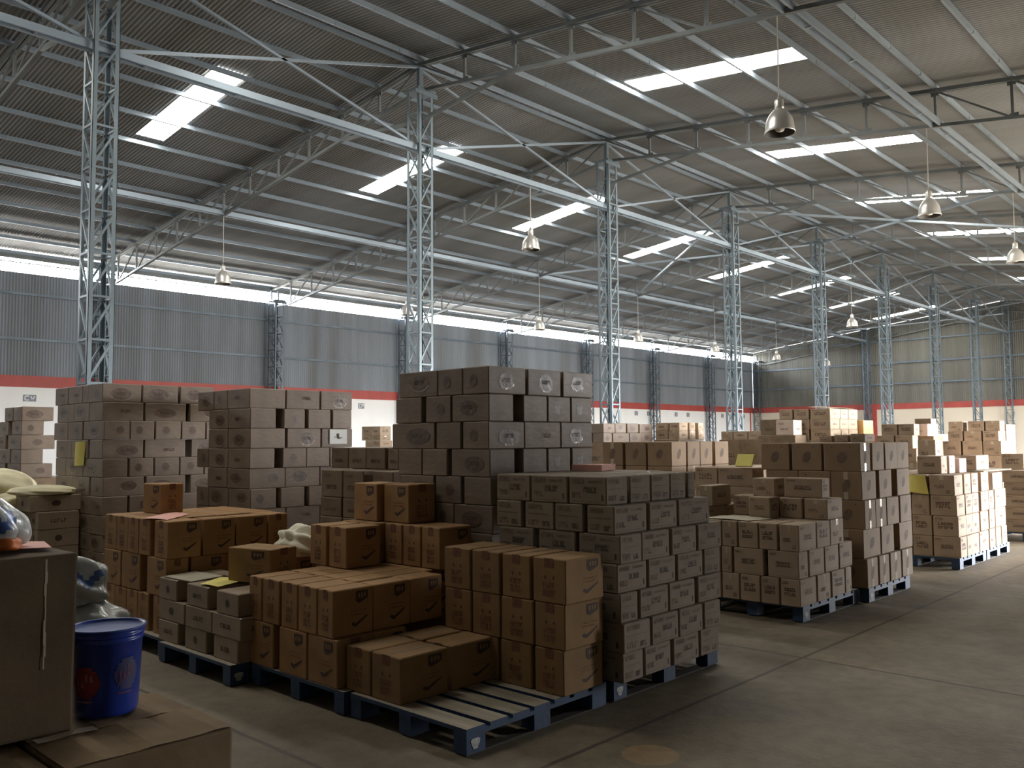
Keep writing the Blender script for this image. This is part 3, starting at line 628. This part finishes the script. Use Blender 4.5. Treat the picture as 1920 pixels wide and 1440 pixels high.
PH = {
 'S1': ('tall far-left stack', 5.34, 11.05, .288, (0, 1)), 'S2': ('tall second-left stack', 5.95, 9.05, .144, (0,)), 'S3': ('tallest central stack', 5.8, 5.6, .144, (0,)),
 'M': ('low stack left of centre', 5.7, 6.8, .144, (0,)), 'Mback': ('upper tier left of centre', 5.7, 7.0, 1.393, (0,)), 'Q': ('stack at aisle corner', 5.6, 4.36, None, (0, 1)),
 'R1': ('low stack past aisle gap', 8.6, 4.5, None, (0, 1)), 'R2': ('tall stack right of centre', 10.15, 4.55, None, (0,)), 'SS': ('wide sunlit stack', 13.95, 4.5, None, (0, 1)),
 'OA': ('long block behind bucket', 4.3, 7.87, .144, (0,)), 'OM': ('stepped front block', 4.42, 5.5, None, (0,)), 'OR': ('three-high front pile', 4.4, 4.38, None, ()),
 'OF': ('one-high pile, bare pallet', 4.03, 4.46, None, ()), 'SM': ('low front-left pile', 3.62, 6.68, None, (0,)), 'V': ('mid stack behind aisle corner', 10.1, 6.7, .0, (0,)),
 'N': ('mid stack behind aisle gap', 10.0, 5.4, .0, (0,)), 'K': ('far pale-fronted stack', 16.95, 7.7, .0, (0,))}
for key, st, x0, y0, tops, layers in STACKS:
    ph, xm, ym, base, fill = PH[key]
    stack(key, st, x0, y0, tops, layers, ph, xm, ym, base, fill, gapfill=key not in ('OF', 'SM', 'OR', 'Mback', 'N'))

# unseen loaded pallets, added across the aisle to block door light
for i in range(2):
    xa = 11.3+i*1.3; pallet(xa, 0.1, 1.2, 1.0, 0, 'added light-blocking pallet across the aisle, out of view, %s along' % ORD[i])
    for k in range(5):
        for j in range(2):
            carton(xa+j*.6, xa+j*.6+.6, .1, 1.1, .144+k*.5, .144+k*.5+.5, 'M', 'added light-blocking brown carton across the aisle, %s pallet, %s layer up, %s half' % (ORD[i], ORD[k], ('near', 'far')[j]), 'added light-blocking cartons across the aisle')

# ---------------------------------------------------------------- single cartons on the stacks
G = 'loose cartons on top of stacks'
for (x0, x1, y0, y1, z0, z1, st, rz, lab) in (
    (8.05, 8.40, 3.49, 3.72, .875, 1.07, 'P', None, 'pale carton at the aisle corner atop the low stack past gap'),
    (8.05, 8.40, 3.74, 3.97, .875, 1.07, 'P', None, 'dark-faced carton left of the aisle corner one on low stack'),
    (7.83, 8.03, 3.96, 4.18, .875, 1.08, 'P', None, 'narrow carton standing forward on top of the low stack past gap'),
    (8.05, 8.40, 4.00, 4.26, .875, 1.07, 'P', None, 'carton behind the narrow one on low stack past gap'),
    (8.10, 8.40, 4.30, 4.50, .875, 1.07, 'P', None, 'leftmost carton atop the low stack past gap'),
    (8.10, 8.36, 4.04, 4.28, 1.072, 1.25, 'P', None, 'upper left carton of two crowning the low stack past gap'),
    (8.10, 8.28, 3.56, 3.94, 1.072, 1.26, 'P', None, 'long upper right carton of two crowning low stack past gap'),
    (7.9, 8.28, 4.62, 4.78, .96, 1.17, 'P', None, 'carton squeezed behind the low stack, beside the aisle-corner stack'),
    (4.22, 4.48, 5.39, 5.69, 1.03, 1.32, 'O', None, 'left orange-brown ticked carton of the pair standing highest in front'),
    (4.26, 4.53, 5.06, 5.36, 1.03, 1.32, 'O', None, 'right orange-brown ticked carton of the pair standing highest in front'),
    (3.36, 3.64, 5.62, 6.04, .625, .875, 'C', .26, 'orange-brown ticked carton turned askew on the small grey-brown cartons'),
    (3.45, 3.66, 7.42, 7.74, 1.032, 1.29, 'O', .06, 'orange-brown ticked carton alone on the long block behind bucket'),
    (3.79, 4.10, 5.19, 5.41, .732, 1.028, 'O', None, 'orange-brown carton on stepped block, right of two by the white sack'),
    (3.79, 4.10, 5.44, 5.65, .732, 1.028, 'O', None, 'orange-brown carton on stepped block, beside the white sack'),
    (4.11, 4.42, 5.30, 5.48, .732, 1.028, 'O', None, 'orange-brown carton under the highest pair, back right'),
    (4.11, 4.42, 5.50, 5.70, .732, 1.028, 'O', None, 'orange-brown carton under the highest pair, back left'),
    (4.20, 4.52, 4.65, 4.85, .732, 1.028, 'O', None, 'rightmost upright orange-brown carton of three on stepped block'),
    (4.20, 4.52, 4.86, 5.06, .732, 1.028, 'O', None, 'middle upright orange-brown carton of three on stepped block'),
    (4.20, 4.52, 5.07, 5.27, .732, 1.028, 'O', None, 'leftmost upright orange-brown carton of three on stepped block'),
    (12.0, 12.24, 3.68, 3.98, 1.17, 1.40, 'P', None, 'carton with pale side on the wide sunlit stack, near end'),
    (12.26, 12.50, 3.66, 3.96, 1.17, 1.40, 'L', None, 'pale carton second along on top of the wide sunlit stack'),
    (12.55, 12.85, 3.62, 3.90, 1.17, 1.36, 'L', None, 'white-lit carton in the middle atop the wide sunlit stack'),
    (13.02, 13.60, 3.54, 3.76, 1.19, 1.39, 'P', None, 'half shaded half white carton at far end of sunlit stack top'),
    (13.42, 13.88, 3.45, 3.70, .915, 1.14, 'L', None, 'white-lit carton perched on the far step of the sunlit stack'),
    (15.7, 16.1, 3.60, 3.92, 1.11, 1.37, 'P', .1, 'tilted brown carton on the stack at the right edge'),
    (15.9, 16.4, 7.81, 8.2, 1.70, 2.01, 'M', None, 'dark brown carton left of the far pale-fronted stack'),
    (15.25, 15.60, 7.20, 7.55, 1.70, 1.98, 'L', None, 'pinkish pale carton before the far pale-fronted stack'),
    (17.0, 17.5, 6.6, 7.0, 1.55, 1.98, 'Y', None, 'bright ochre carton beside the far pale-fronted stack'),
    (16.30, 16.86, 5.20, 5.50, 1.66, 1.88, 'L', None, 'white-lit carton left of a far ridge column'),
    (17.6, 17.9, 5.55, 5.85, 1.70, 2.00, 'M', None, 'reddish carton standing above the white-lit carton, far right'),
    (15.5, 15.83, 4.83, 5.12, 1.2, 1.6, 'P', None, 'brown carton between tan stack and far right stack'),
    (20.2, 20.9, 4.90, 5.3, 1.5, 1.9, 'M', None, 'reddish brown carton at the far right edge of view'),
    (9.6, 9.9, 3.72, 3.88, 1.596, 1.69, 'P', None, 'flat grey carton lying on the tall tan stack, right one'),
    (9.6, 9.9, 3.90, 4.06, 1.596, 1.68, 'P', None, 'flat grey carton lying on the tall tan stack, middle one'),
    (9.6, 9.9, 4.08, 4.24, 1.596, 1.67, 'P', None, 'flat pale carton lying on the tall tan stack, left one'),
    (3.65, 4.02, 4.21, 4.45, .144, .41, 'C', None, 'ticked carton at the inner back corner of the one-high pile'),
    (3.66, 4.00, 5.86, 6.12, .44, .75, 'O', None, 'orange-brown carton under the white sack, right'),
    (3.66, 4.00, 6.14, 6.40, .44, .75, 'O', None, 'orange-brown carton under the white sack, left'),
    ):
    carton(x0, x1, y0, y1, z0, z1, st, lab, G, rz)
# big plain cartons carrying the far tiers
def block(x0, x1, y0, y1, z0, z1, nx, ny, nz, st, phrase):
    for k in range(nz):
        for i in range(nx):
            for j in range(ny):
                f = lambda a, c, n, q: a+(c-a)*q/n
                carton(f(x0, x1, nx, i), f(x0, x1, nx, i+1), f(y0, y1, ny, j), f(y0, y1, ny, j+1), f(z0, z1, nz, k), f(z0, z1, nz, k+1), st,
                       '%s, %s, %s up, row %s, column %s' % (ADJ[st], phrase, ORD[k], ORD[j], ORD[i]), 'cartons, '+phrase)
PH2 = [
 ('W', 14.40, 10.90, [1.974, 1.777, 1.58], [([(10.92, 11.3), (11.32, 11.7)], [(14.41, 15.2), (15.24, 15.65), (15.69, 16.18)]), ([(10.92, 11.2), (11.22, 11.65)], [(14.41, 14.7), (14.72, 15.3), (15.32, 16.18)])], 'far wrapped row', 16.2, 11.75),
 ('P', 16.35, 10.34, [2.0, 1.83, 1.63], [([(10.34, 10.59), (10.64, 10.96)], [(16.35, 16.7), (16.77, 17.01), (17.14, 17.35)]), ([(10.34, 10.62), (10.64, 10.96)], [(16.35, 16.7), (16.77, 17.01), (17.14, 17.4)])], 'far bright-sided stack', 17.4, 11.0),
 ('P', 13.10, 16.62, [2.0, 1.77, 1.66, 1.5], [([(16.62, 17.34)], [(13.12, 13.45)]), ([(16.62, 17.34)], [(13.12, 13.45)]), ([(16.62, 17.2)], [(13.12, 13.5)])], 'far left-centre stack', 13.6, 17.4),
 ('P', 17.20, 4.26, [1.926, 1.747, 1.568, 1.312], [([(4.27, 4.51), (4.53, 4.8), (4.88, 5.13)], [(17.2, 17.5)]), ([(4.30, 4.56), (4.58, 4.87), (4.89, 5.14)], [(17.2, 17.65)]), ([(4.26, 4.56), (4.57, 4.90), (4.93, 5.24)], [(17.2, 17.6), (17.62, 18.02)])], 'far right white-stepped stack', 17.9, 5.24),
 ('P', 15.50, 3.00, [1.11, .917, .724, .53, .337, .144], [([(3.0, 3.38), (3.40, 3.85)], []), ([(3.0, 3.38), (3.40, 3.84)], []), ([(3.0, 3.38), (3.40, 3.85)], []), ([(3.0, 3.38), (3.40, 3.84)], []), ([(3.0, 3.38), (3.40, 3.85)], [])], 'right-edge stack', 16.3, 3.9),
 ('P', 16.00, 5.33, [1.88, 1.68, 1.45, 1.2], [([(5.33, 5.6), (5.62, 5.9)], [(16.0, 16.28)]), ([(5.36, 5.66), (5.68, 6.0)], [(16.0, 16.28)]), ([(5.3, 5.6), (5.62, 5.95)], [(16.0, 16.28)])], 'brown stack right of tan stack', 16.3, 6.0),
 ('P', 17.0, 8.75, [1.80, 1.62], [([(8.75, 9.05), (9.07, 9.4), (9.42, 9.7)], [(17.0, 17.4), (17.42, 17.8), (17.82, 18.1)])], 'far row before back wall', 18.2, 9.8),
 ('W', 4.30, 13.62, [2.18, 1.975, 1.77, 1.565, 1.36, 1.155], [([(13.64, 14.0), (14.02, 14.38)], [(4.32, 4.75)]), ([(13.64, 14.05), (14.2, 14.6)], [(4.32, 4.62)]), ([(13.64, 14.2), (14.3, 14.7)], [(4.32, 4.78)]), ([(13.64, 14.05), (14.1, 14.6)], [(4.32, 4.62)]), ([(13.64, 14.2), (14.3, 14.7)], [(4.32, 4.75)])], 'wrapped stack at left edge', 5.2, 14.8),
 ('S', 3.40, 10.19, [.905, .715, .525, .335, .144], [([(10.19, 10.42), (10.43, 10.66)], [(3.40, 3.83)])]*4, 'small pile at left edge', 3.84, 10.7),
]
for st, x0, y0, tops, layers, ph, xm, ym in PH2: stack('', st, x0, y0, tops, layers, ph, xm, ym, None, (), gapfill=False)
for a in ((14.4, 16.2, 10.92, 11.8, .0, 1.58, 3, 2, 3, 'M', 'under far wrapped row'), (16.35, 17.4, 10.36, 11.0, .0, 1.63, 2, 1, 3, 'M', 'under far bright-sided stack'),
          (13.1, 13.7, 16.62, 17.4, 0, 1.5, 1, 2, 3, 'M', 'under far left-centre stack'), (17.2, 18.75, 4.26, 5.26, 0, 1.31, 3, 2, 4, 'P', 'under far white-stepped stack'),
          (16.0, 16.5, 5.2, 6.0, 0, 1.2, 1, 2, 3, 'P', 'under brown stack right'), (17.0, 18.2, 8.75, 9.75, 0, 1.62, 2, 2, 3, 'M', 'under far row'),
          (4.3, 5.0, 13.66, 14.7, 0, 1.155, 1, 2, 3, 'M', 'under left-edge wrapped stack'), (15.2, 15.66, 7.15, 7.65, 0, 1.70, 1, 1, 4, 'M', 'under the pinkish carton'),
          (15.9, 16.4, 7.8, 8.25, 0, 1.70, 1, 1, 4, 'M', 'under the dark brown carton'), (17.02, 17.5, 6.6, 7.0, 0, 1.55, 1, 1, 4, 'P', 'under the ochre carton'),
          (16.55, 17.05, 5.18, 5.9, 0, 1.66, 1, 2, 4, 'P', 'under the white-lit carton'), (17.5, 18.2, 5.4, 5.95, 0, 1.70, 1, 1, 4, 'M', 'under the reddish carton'),
          (15.4, 15.9, 4.6, 5.12, 0, 1.2, 1, 1, 3, 'P', 'under the lone brown carton'), (20.2, 20.9, 4.9, 5.8, 0, 1.5, 1, 2, 4, 'M', 'at far right edge'),
          (7.85, 8.6, 4.64, 5.3, .0, .958, 2, 2, 3, 'P', 'behind the low stack past gap'),
          (9.2, 10.0, 6.08, 6.65, 0, 1.322, 2, 1, 4, 'B', 'inside mid stack'), (9.2, 10.1, 3.85, 4.5, .144, 1.303, 2, 1, 4, 'B', 'inside tall stack right'),
          (3.80, 4.43, 4.86, 5.5, .144, .436, 2, 3, 1, 'O', 'back of stepped block'), (3.66, 4.28, 5.80, 6.5, .144, .44, 2, 2, 1, 'O', 'under the white sack'),
          (3.30, 3.90, 10.75, 12.2, .0, .93, 1, 2, 3, 'M', 'under the cream sacks')):
    block(*a)
carton(3.34, 3.88, 10.26, 10.72, .906, 1.08, 'S', 'flat brown carton under cream cloth at the left edge', G)

# ---------------------------------------------------------------- worn foreground cartons, bucket, bags
def worn_carton(x0, x1, y0, y1, z0, z1, label, flaps=True, m='kraft_old'):
    r = empty('worn_carton', ((x0+x1)/2, (y0+y1)/2, z0)); tag(r, label, 'carton', 'worn foreground cartons')
    hx, hy, h = (x1-x0)/2, (y1-y0)/2, z1-z0
    import bmesh
    bm = bmesh.new(); bmesh.ops.create_cube(bm, size=1)
    for v in bm.verts: v.co = (v.co.x*2*hx, v.co.y*2*hy, (v.co.z+.5)*(h-.008))
    bmesh.ops.bevel(bm, geom=bm.edges[:], offset=.012, segments=2, profile=.6, affect='EDGES')
    bmesh.ops.subdivide_edges(bm, edges=[e for e in bm.edges if e.calc_length() > .15], cuts=6, use_grid_fill=True)
    rg = random.Random(int(x0*100))
    for v in bm.verts:
        am = .004 if flaps else .0012; a = math.sin(v.co.x*9+v.co.z*5+x0*3)*am+math.sin(v.co.y*11+v.co.z*7)*am
        if abs(v.co.z) > .01: v.co.x += a*(1 if v.co.x > 0 else -1); v.co.y += a*(1 if v.co.y > 0 else -1)
    me = bpy.data.meshes.new('body'); bm.to_mesh(me); bm.free(); me.materials.append(M[m])
    for p in me.polygons: p.use_smooth = False
    link('body', me, r)
    if flaps:
        for s in (-1, 1):
            b = MB(); n = 10
            for i in range(n):
                for j in range(4):
                    def P(i, j, dz):
                        x = -hx+.004+(2*hx-.008)*i/n; y = s*(hy*j/4+.003); lift = .007*math.sin(math.pi*i/n)*(1-j/4)+.004*math.sin(i*1.7+s)
                        return (x, y, h-.006+max(0, lift)+dz)
                    b.face([P(i, j, .004), P(i+1, j, .004), P(i+1, j+1, .004), P(i, j+1, .004)][::s], smooth=True)
            for i in range(n):
                b.face([P(i, 0, .0), P(i+1, 0, .0), P(i+1, 0, .004), P(i, 0, .004)])
            b.build('flap', M['kraft_old'], r, recalc=True)
        b = MB(); n = 8
        for i in range(n):
            xa = -hx*.95+hx*.7*i/n; xb = -hx*.95+hx*.7*(i+1)/n
            f = lambda x: .012+.003*math.sin(x*30)
            b.face([(xa, -.03, h+f(xa)), (xb, -.03, h+f(xb)), (xb, .03, h+f(xb)), (xa, .03, h+f(xa))], smooth=True)
        t = b.build('tape', M['tape'], r); t['label'] = 'torn shiny packing tape'
    return r
worn_carton(1.21, 1.85, 3.29, 3.99, 0, .51, 'large dusty worn carton in foreground under the blue bucket')
worn_carton(.55, 1.19, 3.20, 3.92, 0, .50, 'large dusty worn carton at the bottom left corner')
worn_carton(.55, 1.19, 3.95, 4.55, 0, .508, 'dusty worn carton hidden behind the bottom left one')
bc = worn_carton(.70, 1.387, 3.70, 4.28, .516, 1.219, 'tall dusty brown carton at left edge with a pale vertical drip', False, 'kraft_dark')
b = MB(); hx, hy = (1.387-.70)/2, .29
for i in range(9):
    za, zb_ = .70-.02-i*.047, .70-.02-(i+1)*.047; xx = .226+.0015*math.sin(i*2.1); ww = .0035+.0015*math.sin(i*1.3)
    b.face([(xx-ww, -hy-.003, zb_), (xx+ww, -hy-.003, zb_), (xx+ww, -hy-.003, za), (xx-ww, -hy-.003, za)])
o = b.build('drip_mark', M['pgrey'], bc); o['label'] = 'pale dried drip'
b = MB(); b.face([(hx+.006, -hy+.03, 0), (hx+.006, -hy+.034, 0), (hx+.008, -hy+.034, .69), (hx+.008, -hy+.03, .69)]); b.build('edge_crease', M['seam'], bc)
# blue bucket
bk = empty('plastic_bucket', (1.565, 3.835, .522)); tag(bk, 'blue plastic bucket with faded red and white label on worn carton', 'bucket')
b = MB(); prof = [(0, 0), (.118, 0), (.124, .006), (.128, .02), (.140, .30), (.146, .302), (.147, .308), (.141, .312), (.142, .322), (.149, .324), (.150, .330), (.143, .334), (.144, .345), (.151, .347), (.152, .353), (.146, .356)]
b.lathe(prof, 56); b.lathe([(.146, .356), (.142, .354), (.136, .30), (.124, .03), (.10, .015), (0, .015)], 56); b.build('body', M['bucket'], bk)
b = MB(); b.lathe([(.0, .340), (.12, .342), (.138, .345), (.142, .352), (.149, .357), (.154, .357), (.155, .350), (.153, .346)], 56); b.build('lid', M['bucket_lid'], bk)
def on_bucket(b, a0, a1, z0, z1, mi, off, oval=True):
    n = 16; m = 8
    def P(u, v):
        a = a0+(a1-a0)*u; z = z0+(z1-z0)*v; r = .128+(z-.02)*.0428+off
        return (r*math.cos(a), r*math.sin(a), z)
    for i in range(n):
        for j in range(m):
            uc, vc = (i+.5)/n, (j+.5)/m
            if oval and ((uc-.5)/.5)**2+((vc-.5)/.5)**2 > 1: continue
            b.face([P(i/n, j/m), P((i+1)/n, j/m), P((i+1)/n, (j+1)/m), P(i/n, (j+1)/m)], mi, True)
M['lab_red'] = mat('faded_red_label', (.26, .03, .04), .6, var=.4, scale=25)
M['lab_white'] = mat('worn_pale_label_print', (.34, .14, .16), .6, var=.6, scale=30)
M['lab_dark'] = mat('dark_worn_label', (.02, .018, .10), .6, var=.4, scale=25)
M['lab_dim'] = mat('dim_red_label_print', (.11, .02, .08), .6, var=.5, scale=30)
fa = math.atan2(-3.835, -1.565)
for a_c, zc, aw, ms in ((fa-.62, .145, .46, ('lab_red', 'lab_white')), (fa+.62, .17, .40, ('lab_dark', 'lab_dim'))):
    b = MB(); on_bucket(b, a_c-aw, a_c+aw, zc-.062, zc+.066, 0, .0012)
    for q in range(4):
        z0 = zc-.03+q*.012; on_bucket(b, a_c-aw*.62+q*aw*.32, a_c-aw*.46+q*aw*.32, z0, z0+.045-(q % 2)*.018, 1, .0022, False); on_bucket(b, a_c-aw*.62+q*aw*.32, a_c-aw*.36+q*aw*.32, z0, z0+.008, 1, .0023, False)
    on_bucket(b, a_c-aw*.7, a_c+aw*.5, zc-.078, zc-.071, 1, .0016, False)
    b.build('label', [M[ms[0]], M[ms[1]]], bk)

def lump(name, loc, size, seed, m, label, cat, group=None, folds=6, amp=.16, m2=None, sub=28):
    rg = random.Random(seed); ph = [(rg.uniform(2, 7), rg.uniform(2, 7), rg.uniform(0, 6.3), rg.uniform(.3, 1)) for _ in range(folds)]
    b = MB(); nu, nv = sub*2, sub
    def P(i, j):
        th = 2*math.pi*i/nu; p = math.pi*j/nv; x, y, z = math.sin(p)*math.cos(th), math.sin(p)*math.sin(th), math.cos(p)
        r = 1.0
        for a, c, o, w_ in ph: r += amp*w_*math.sin(a*x+c*y+o+z*3)*math.cos(c*z-a*y+o)*.6
        z2 = z*r
        if z2 < -.55: z2 = -.55+(z2+.55)*.1
        return (x*r*size[0], y*r*size[1], (z2+.6)*size[2]/1.6)
    for i in range(nu):
        for j in range(nv):
            q = [P(i, j), P(i, j+1), P(i+1, j+1), P(i+1, j)]
            zc = sum(v[2] for v in q)/4/size[2]; mi = 1 if (m2 and .45 < zc+.12*math.sin(i*.9) < .68 and 0.1 < (i/nu) < .9) else 0
            b.face(q, mi, True)
    import bmesh
    me = b.mesh(name, [m]+([m2] if m2 else [])); bm = bmesh.new(); bm.from_mesh(me); bmesh.ops.remove_doubles(bm, verts=bm.verts, dist=1e-4)
    bmesh.ops.recalc_face_normals(bm, faces=bm.faces); bm.to_mesh(me); bm.free()
    return tag(link(name, me, None, loc), label, cat, group)
lump('plastic_bag', (1.10, 4.02, 1.228), (.17, .20, .22), 3, M['bag'], 'crumpled clear plastic bag with blue print on the tall carton', 'bag', 'crumpled plastic bags', m2=M['bagblue'], amp=.22)
lump('orange_packet', (1.17, 3.86, 1.228), (.055, .06, .055), 5, M['orange'], 'small orange packet before the plastic bag at left edge', 'packet', amp=.1)
carton(1.55, 2.12, 4.75, 5.35, 0, .45, 'M', 'brown carton on floor behind the blue bucket', G)
lump('plastic_bag', (1.95, 5.06, .455), (.20, .24, .36), 8, M['bag'], 'clear plastic bag heap behind the bucket, lower one', 'bag', 'crumpled plastic bags', amp=.2)
lump('plastic_bag', (1.86, 5.10, .78), (.18, .22, .24), 12, M['bag'], 'plastic bag with blue patch between tall carton and wrapped stack', 'bag', 'crumpled plastic bags', m2=M['bagblue'], amp=.22)
lump('cloth_sack', (3.48, 11.62, .93), (.34, .55, .42), 21, M['sack'], 'cream cloth sack heaped at the left edge, upper one', 'sack', 'cream cloth sacks', amp=.14)
lump('cloth_sack', (3.55, 10.52, 1.082), (.34, .30, .10), 25, M['sack'], 'flat cream cloth draped on carton at the left edge', 'sack', 'cream cloth sacks', amp=.08)
lump('cloth_sack', (3.42, 10.95, .93), (.22, .25, .16), 29, M['sack'], 'cream cloth sack at the left edge, lower front one', 'sack', 'cream cloth sacks', amp=.12)
lump('cloth_sack', (3.93, 5.99, .752), (.15, .20, .22), 33, M['sackw'], 'off-white sack tucked between orange-brown cartons', 'sack', amp=.14)
# sheets of paper and loose board
def sheet(name, pts, m, label, cat, curl=.01, th=.0015, group=None):
    (a, c, d, e) = [Vector(p) for p in pts]; n = 8; b = MB(); nm = (c-a).cross(e-a).normalized()
    def P(i, j, o):
        u, v = i/n, j/n; p = a*(1-u)*(1-v)+c*u*(1-v)+d*u*v+e*(1-u)*v
        return p+nm*(curl*math.sin(math.pi*u)*(.5+.5*v)+o)
    for i in range(n):
        for j in range(n):
            b.face([P(i, j, th), P(i+1, j, th), P(i+1, j+1, th), P(i, j+1, th)], 0, True)
            b.face([P(i, j+1, 0), P(i+1, j+1, 0), P(i+1, j, 0), P(i, j, 0)], 0, True)
        b.face([P(i, 0, 0), P(i+1, 0, 0), P(i+1, 0, th), P(i, 0, th)]); b.face([P(i+1, n, 0), P(i, n, 0), P(i, n, th), P(i+1, n, th)])
        b.face([P(0, i+1, 0), P(0, i, 0), P(0, i, th), P(0, i+1, th)]); b.face([P(n, i, 0), P(n, i+1, 0), P(n, i+1, th), P(n, i, th)])
    return tag(b.build(name, m), label, cat, group)
sheet('paper_sheet', [(3.853, 10.44, 1.39), (3.853, 10.17, 1.40), (3.853, 10.13, 1.67), (3.853, 10.42, 1.66)], M['pyellow'], 'yellow paper hanging on the tall wrapped stack far left', 'paper', curl=.02)
o = sheet('paper_sheet', [(5.60, 7.985, 1.62), (5.83, 7.985, 1.62), (5.83, 7.985, 1.78), (5.60, 7.985, 1.78)], M['pwhite'], 'white printed sheet on the second wrapped stack', 'paper', curl=-.004)
b = MB(); b.face([(5.70, 7.980, 1.69), (5.722, 7.980, 1.675), (5.722, 7.980, 1.735), (5.70, 7.980, 1.735)]); b.face([(5.722, 7.980, 1.675), (5.76, 7.980, 1.685), (5.76, 7.980, 1.695), (5.722, 7.980, 1.69)]); b.face([(5.66, 7.980, 1.69), (5.675, 7.980, 1.69), (5.675, 7.980, 1.70), (5.66, 7.980, 1.70)]); b.build('printed_mark', M['ink'], o)
sheet('paper_sheet', [(3.13, 7.05, 1.034), (3.22, 6.79, 1.034), (3.60, 7.18, 1.034), (3.50, 7.42, 1.034)], M['ppink'], 'pink paper lying on the long orange-brown block', 'paper', curl=.012)
sheet('paper_sheet', [(3.11, 6.02, .626), (3.13, 5.80, .626), (3.40, 5.92, .626), (3.36, 6.20, .626)], M['pyellow'], 'yellow paper on the small grey-brown cartons', 'paper', curl=.008)
sheet('cardboard_sheet', [(3.11, 6.60, .618), (3.13, 6.20, .618), (3.42, 6.26, .618), (3.40, 6.66, .618)], M['pgrey'], 'flattened grey board on the small grey-brown cartons', 'cardboard', th=.006, curl=.0)
sheet('paper_sheet', [(1.02, 3.92, 1.226), (1.33, 3.82, 1.226), (1.39, 4.08, 1.226), (1.08, 4.20, 1.226)], M['ppink'], 'pink paper on the tall carton at left edge', 'paper', curl=.006)
sheet('paper_sheet', [(11.735, 4.03, .95), (11.735, 3.76, .92), (11.735, 3.80, 1.16), (11.735, 4.03, 1.165)], M['pyellow'], 'yellow sheet hanging on the dark side of the sunlit stack', 'paper', curl=.03)
sheet('paper_sheet', [(8.79, 4.84, 1.335), (8.79, 4.64, 1.335), (8.86, 4.64, 1.465), (8.86, 4.84, 1.465)], M['pyellow'], 'yellow board propped beside the tall tan stack', 'paper', curl=.0, th=.02)
sheet('paper_stack', [(5.16, 4.22, 1.413), (5.22, 3.98, 1.413), (5.50, 4.06, 1.413), (5.44, 4.30, 1.413)], M['ppink'], 'thick pink wad of paper atop the aisle-corner stack', 'paper', curl=.0, th=.045)
sheet('cardboard_sheet', [(7.50, 4.48, .876), (7.50, 4.02, .876), (7.80, 3.92, .876), (7.82, 4.50, .876)], M['pgrey'], 'loose cardboard flap on the low stack past gap, left side', 'cardboard', th=.004, curl=.012)
sheet('cardboard_sheet', [(13.0, 3.45, 1.172), (14.1, 3.38, 1.172), (14.1, 3.75, 1.172), (13.0, 3.82, 1.172)], M['pgrey'], 'flat board under the half shaded carton on sunlit stack', 'cardboard', th=.012, curl=.0)
sheet('cardboard_sheet', [(15.75, 6.75, 2.19), (16.9, 6.72, 2.19), (16.9, 7.1, 2.21), (15.75, 7.15, 2.22)], M['kraft_p'], 'lifted lid flap on the far pale-fronted stack', 'cardboard', th=.005, curl=.03)
